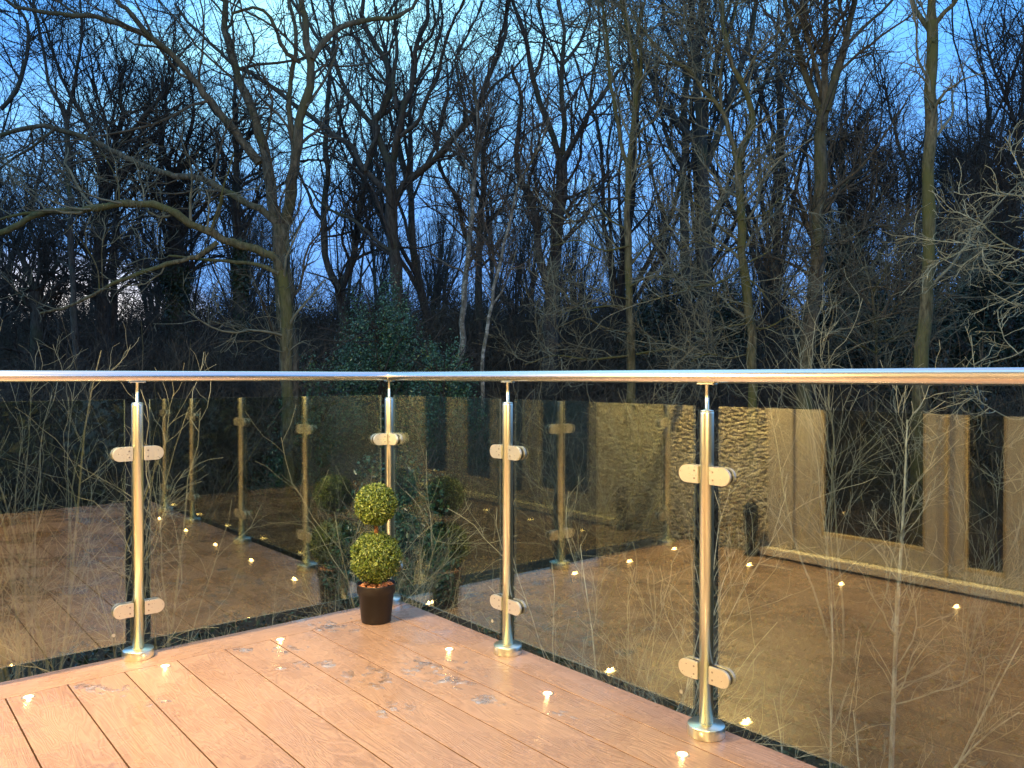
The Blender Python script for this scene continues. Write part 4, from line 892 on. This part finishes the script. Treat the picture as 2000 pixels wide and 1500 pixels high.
# ivy on the thick trunk at the left and on its shaggy neighbour
def ivy_on(px, ytop, ybot, d, w, n, seed, nm):
    g = np.random.default_rng(seed); yy = g.uniform(ytop, ybot, n); a = g.random(n)*6.28; c = np.stack([(np.full(n, px)-1000)/FPX*d, np.full(n, d), CAMZ+(Y0-yy)/FPX*d], 1)
    rr = w/FPX*d*(.6+.55*g.random(n))*(1+.25*np.sin(yy*.05)); dirn = np.stack([np.cos(a), np.sin(a), .15*g.normal(size=n)], 1)
    par = bpy.data.objects[nm]; org = np.array(par.location)
    leaves('ivy', None, None, c+dirn*rr[:, None]-org, .07, IVYM, seed, .5, 'stuff', par, dirn)
ivy_on(345, 520, 760, 28, 24, 5000, 81, 'ivy_clad_tree'); ivy_on(471, 470, 760, 27, 14, 2600, 82, 'ivy_based_tree')

# ------------------------------------------------------------------ woodland beyond: shared shapes, each tree its own object
def wood_variant(seed, h, tall_bare):
    g = np.random.default_rng(seed); m_ = 16; P = np.zeros((1, m_, 3)); d = np.array([[.05*g.normal(), .05*g.normal(), 1]])
    for i in range(1, m_): d = unit(d+np.array([[.06*g.normal(), .06*g.normal(), .05]])); P[:, i] = P[:, i-1]+d*h*.8/(m_-1)
    RR = (h*.0125*(1-.72*np.linspace(0, 1, m_)))[None]
    l1, s1 = grow(P, RR, 12, 12, h*.44, .62, 30, .8, .09, .03, lo=tall_bare, g=g, rmax=.12)
    l2, s2 = grow(np.concatenate([l1]), s1, 75, 9, h*.17, .5, 40, .6, .14, .012, g=g)
    l3, s3 = grow(l2, s2, 520, 6, h*.07, .55, 38, .5, .18, .007, lo=.05, g=g)
    l4, s4 = grow(l3, s3, 1700, 4, h*.030, .6, 38, .3, .2, .0048, lo=.0, g=g)
    tr = npmesh('trunk', *merge([tubes(P, RR, 8)])); cr = npmesh('crown', *merge([tubes(l1, s1, 6), tubes(l2, s2, 4), tubes(l3, s3, 3), tubes(l4, s4, 3)]))
    tr.materials.append(BK['dark']); cr.materials.append(TW['dark']); return tr, cr
VAR = [wood_variant(100+k, 13.0, .18+.06*(k % 3)) for k in range(6)]
g = np.random.default_rng(5)
spots = []
for row, (dist, cnt) in enumerate(((32, 7), (40, 13), (50, 19), (64, 24))):
    for k in range(cnt):
        a = -37+74*(k+.5)/cnt+g.normal()*1.4
        if (row == 0 and -20 < a < -8 and g.random() < .5) or (row < 3 and -31 < a < -25): continue
        dd = dist*(1+.06*g.normal()); spots.append((dd*math.tan(R(a)), dd, row))
for px_, dd_ in ((30, 27), (850, 29), (1150, 28), (1300, 30), (1515, 28), (1692, 30), (1856, 30)):
    spots.append(((px_-1000)/FPX*dd_, dd_, -1))
for k, (x, y, row) in enumerate(spots):
    tr, cr = VAR[g.integers(0, 6)]; z = float(gz_(x, y))
    e = tag(empty('woodland_tree', (x, y, z-.1), g.random()*6.28), 'thin dark leafless tree of the dense wood far behind the deck', 'tree', 'thin bare trees of the far wood')
    f_ = (.58+.34*g.random())*(1+.15*row); e.scale = (f_, f_, f_*(1 if x > -9 else .93))
    if row < 0: f_ = 1.0+.2*g.random(); e.scale = (f_*1.15, f_*1.15, f_)
    for nm, me in (('trunk', tr), ('crown', cr)):
        c = bpy.data.objects.new(nm, me); COL.objects.link(c); c.parent = e
        if nm == 'crown': c['kind'] = 'stuff'

# ------------------------------------------------------------------ undergrowth mass
ug = tag(empty('undergrowth'), 'dense dark brown undergrowth of bare shrubs filling the wood floor', 'undergrowth', kind='stuff')
def brush_variant(seed):
    g = np.random.default_rng(seed); n = 34; m_ = 8; P = np.zeros((n, m_, 3)); a = g.random(n)*6.28; r = g.random(n)**.5
    P[:, 0, 0] = .9*r*np.cos(a); P[:, 0, 1] = .9*r*np.sin(a); d = unit(np.stack([np.cos(a)*r*.6, np.sin(a)*r*.6, np.ones(n)], 1)); ln = 2.6*(.55+.6*g.random(n))
    for i in range(1, m_): d = unit(d+.10*g.normal(size=(n, 3))); P[:, i] = P[:, i-1]+d*(ln/(m_-1))[:, None]
    RR = (.014*(.6+.6*g.random(n)))[:, None]*(1-.7*np.linspace(0, 1, m_))[None]
    q1, r1 = grow(P, RR, 380, 6, .95, .6, 45, .2, .18, .005, lo=.05, g=g); q2, r2 = grow(q1, r1, 2600, 4, .38, .7, 42, .1, .2, .0042, lo=0, g=g)
    me = npmesh('brush', *merge([tubes(P, RR, 4), tubes(q1, r1, 3), tubes(q2, r2, 3)])); return me
BV = [brush_variant(200+k) for k in range(4)]
for k, me in enumerate(BV): me.materials.append(TW['dark' if k % 2 else 'brown'])
g = np.random.default_rng(9)
for dist, cnt, hs in ((13.5, 12, .8), (17, 20, .95), (21, 26, 1.1), (25.5, 30, 1.35), (30, 34, 1.5), (36, 34, 1.7), (43, 36, 1.9)):
    for k in range(cnt):
        a = -37+74*(k+.5)/cnt+g.normal()*1.0; dd = dist*(1+.05*g.normal()); x = dd*math.tan(R(a)); s_ = hs*(.8+.35*g.random())
        c = bpy.data.objects.new('brush', BV[g.integers(0, 4)]); COL.objects.link(c); c.parent = ug; c.location = (x, dd, float(gz_(x, dd))-.1); c.rotation_euler = (0, 0, g.random()*6.28); c.scale = (s_*1.3, s_*1.3, s_)
# far hedge closing the wood floor
g = np.random.default_rng(91); n = 42000; a = np.radians(g.uniform(-42, 42, n)); dd = g.uniform(46, 54, n); x = dd*np.tan(a); top_ = 2.9+.7*np.sin(x*.35)+.5*np.sin(x*.9+2)
z = gz_(x, dd)+g.random(n)*top_
leaves('far_hedge', 'dark distant hedge along the foot of the wood', 'hedge', np.stack([x, dd, z], 1), .22, YEW, 92, .9)
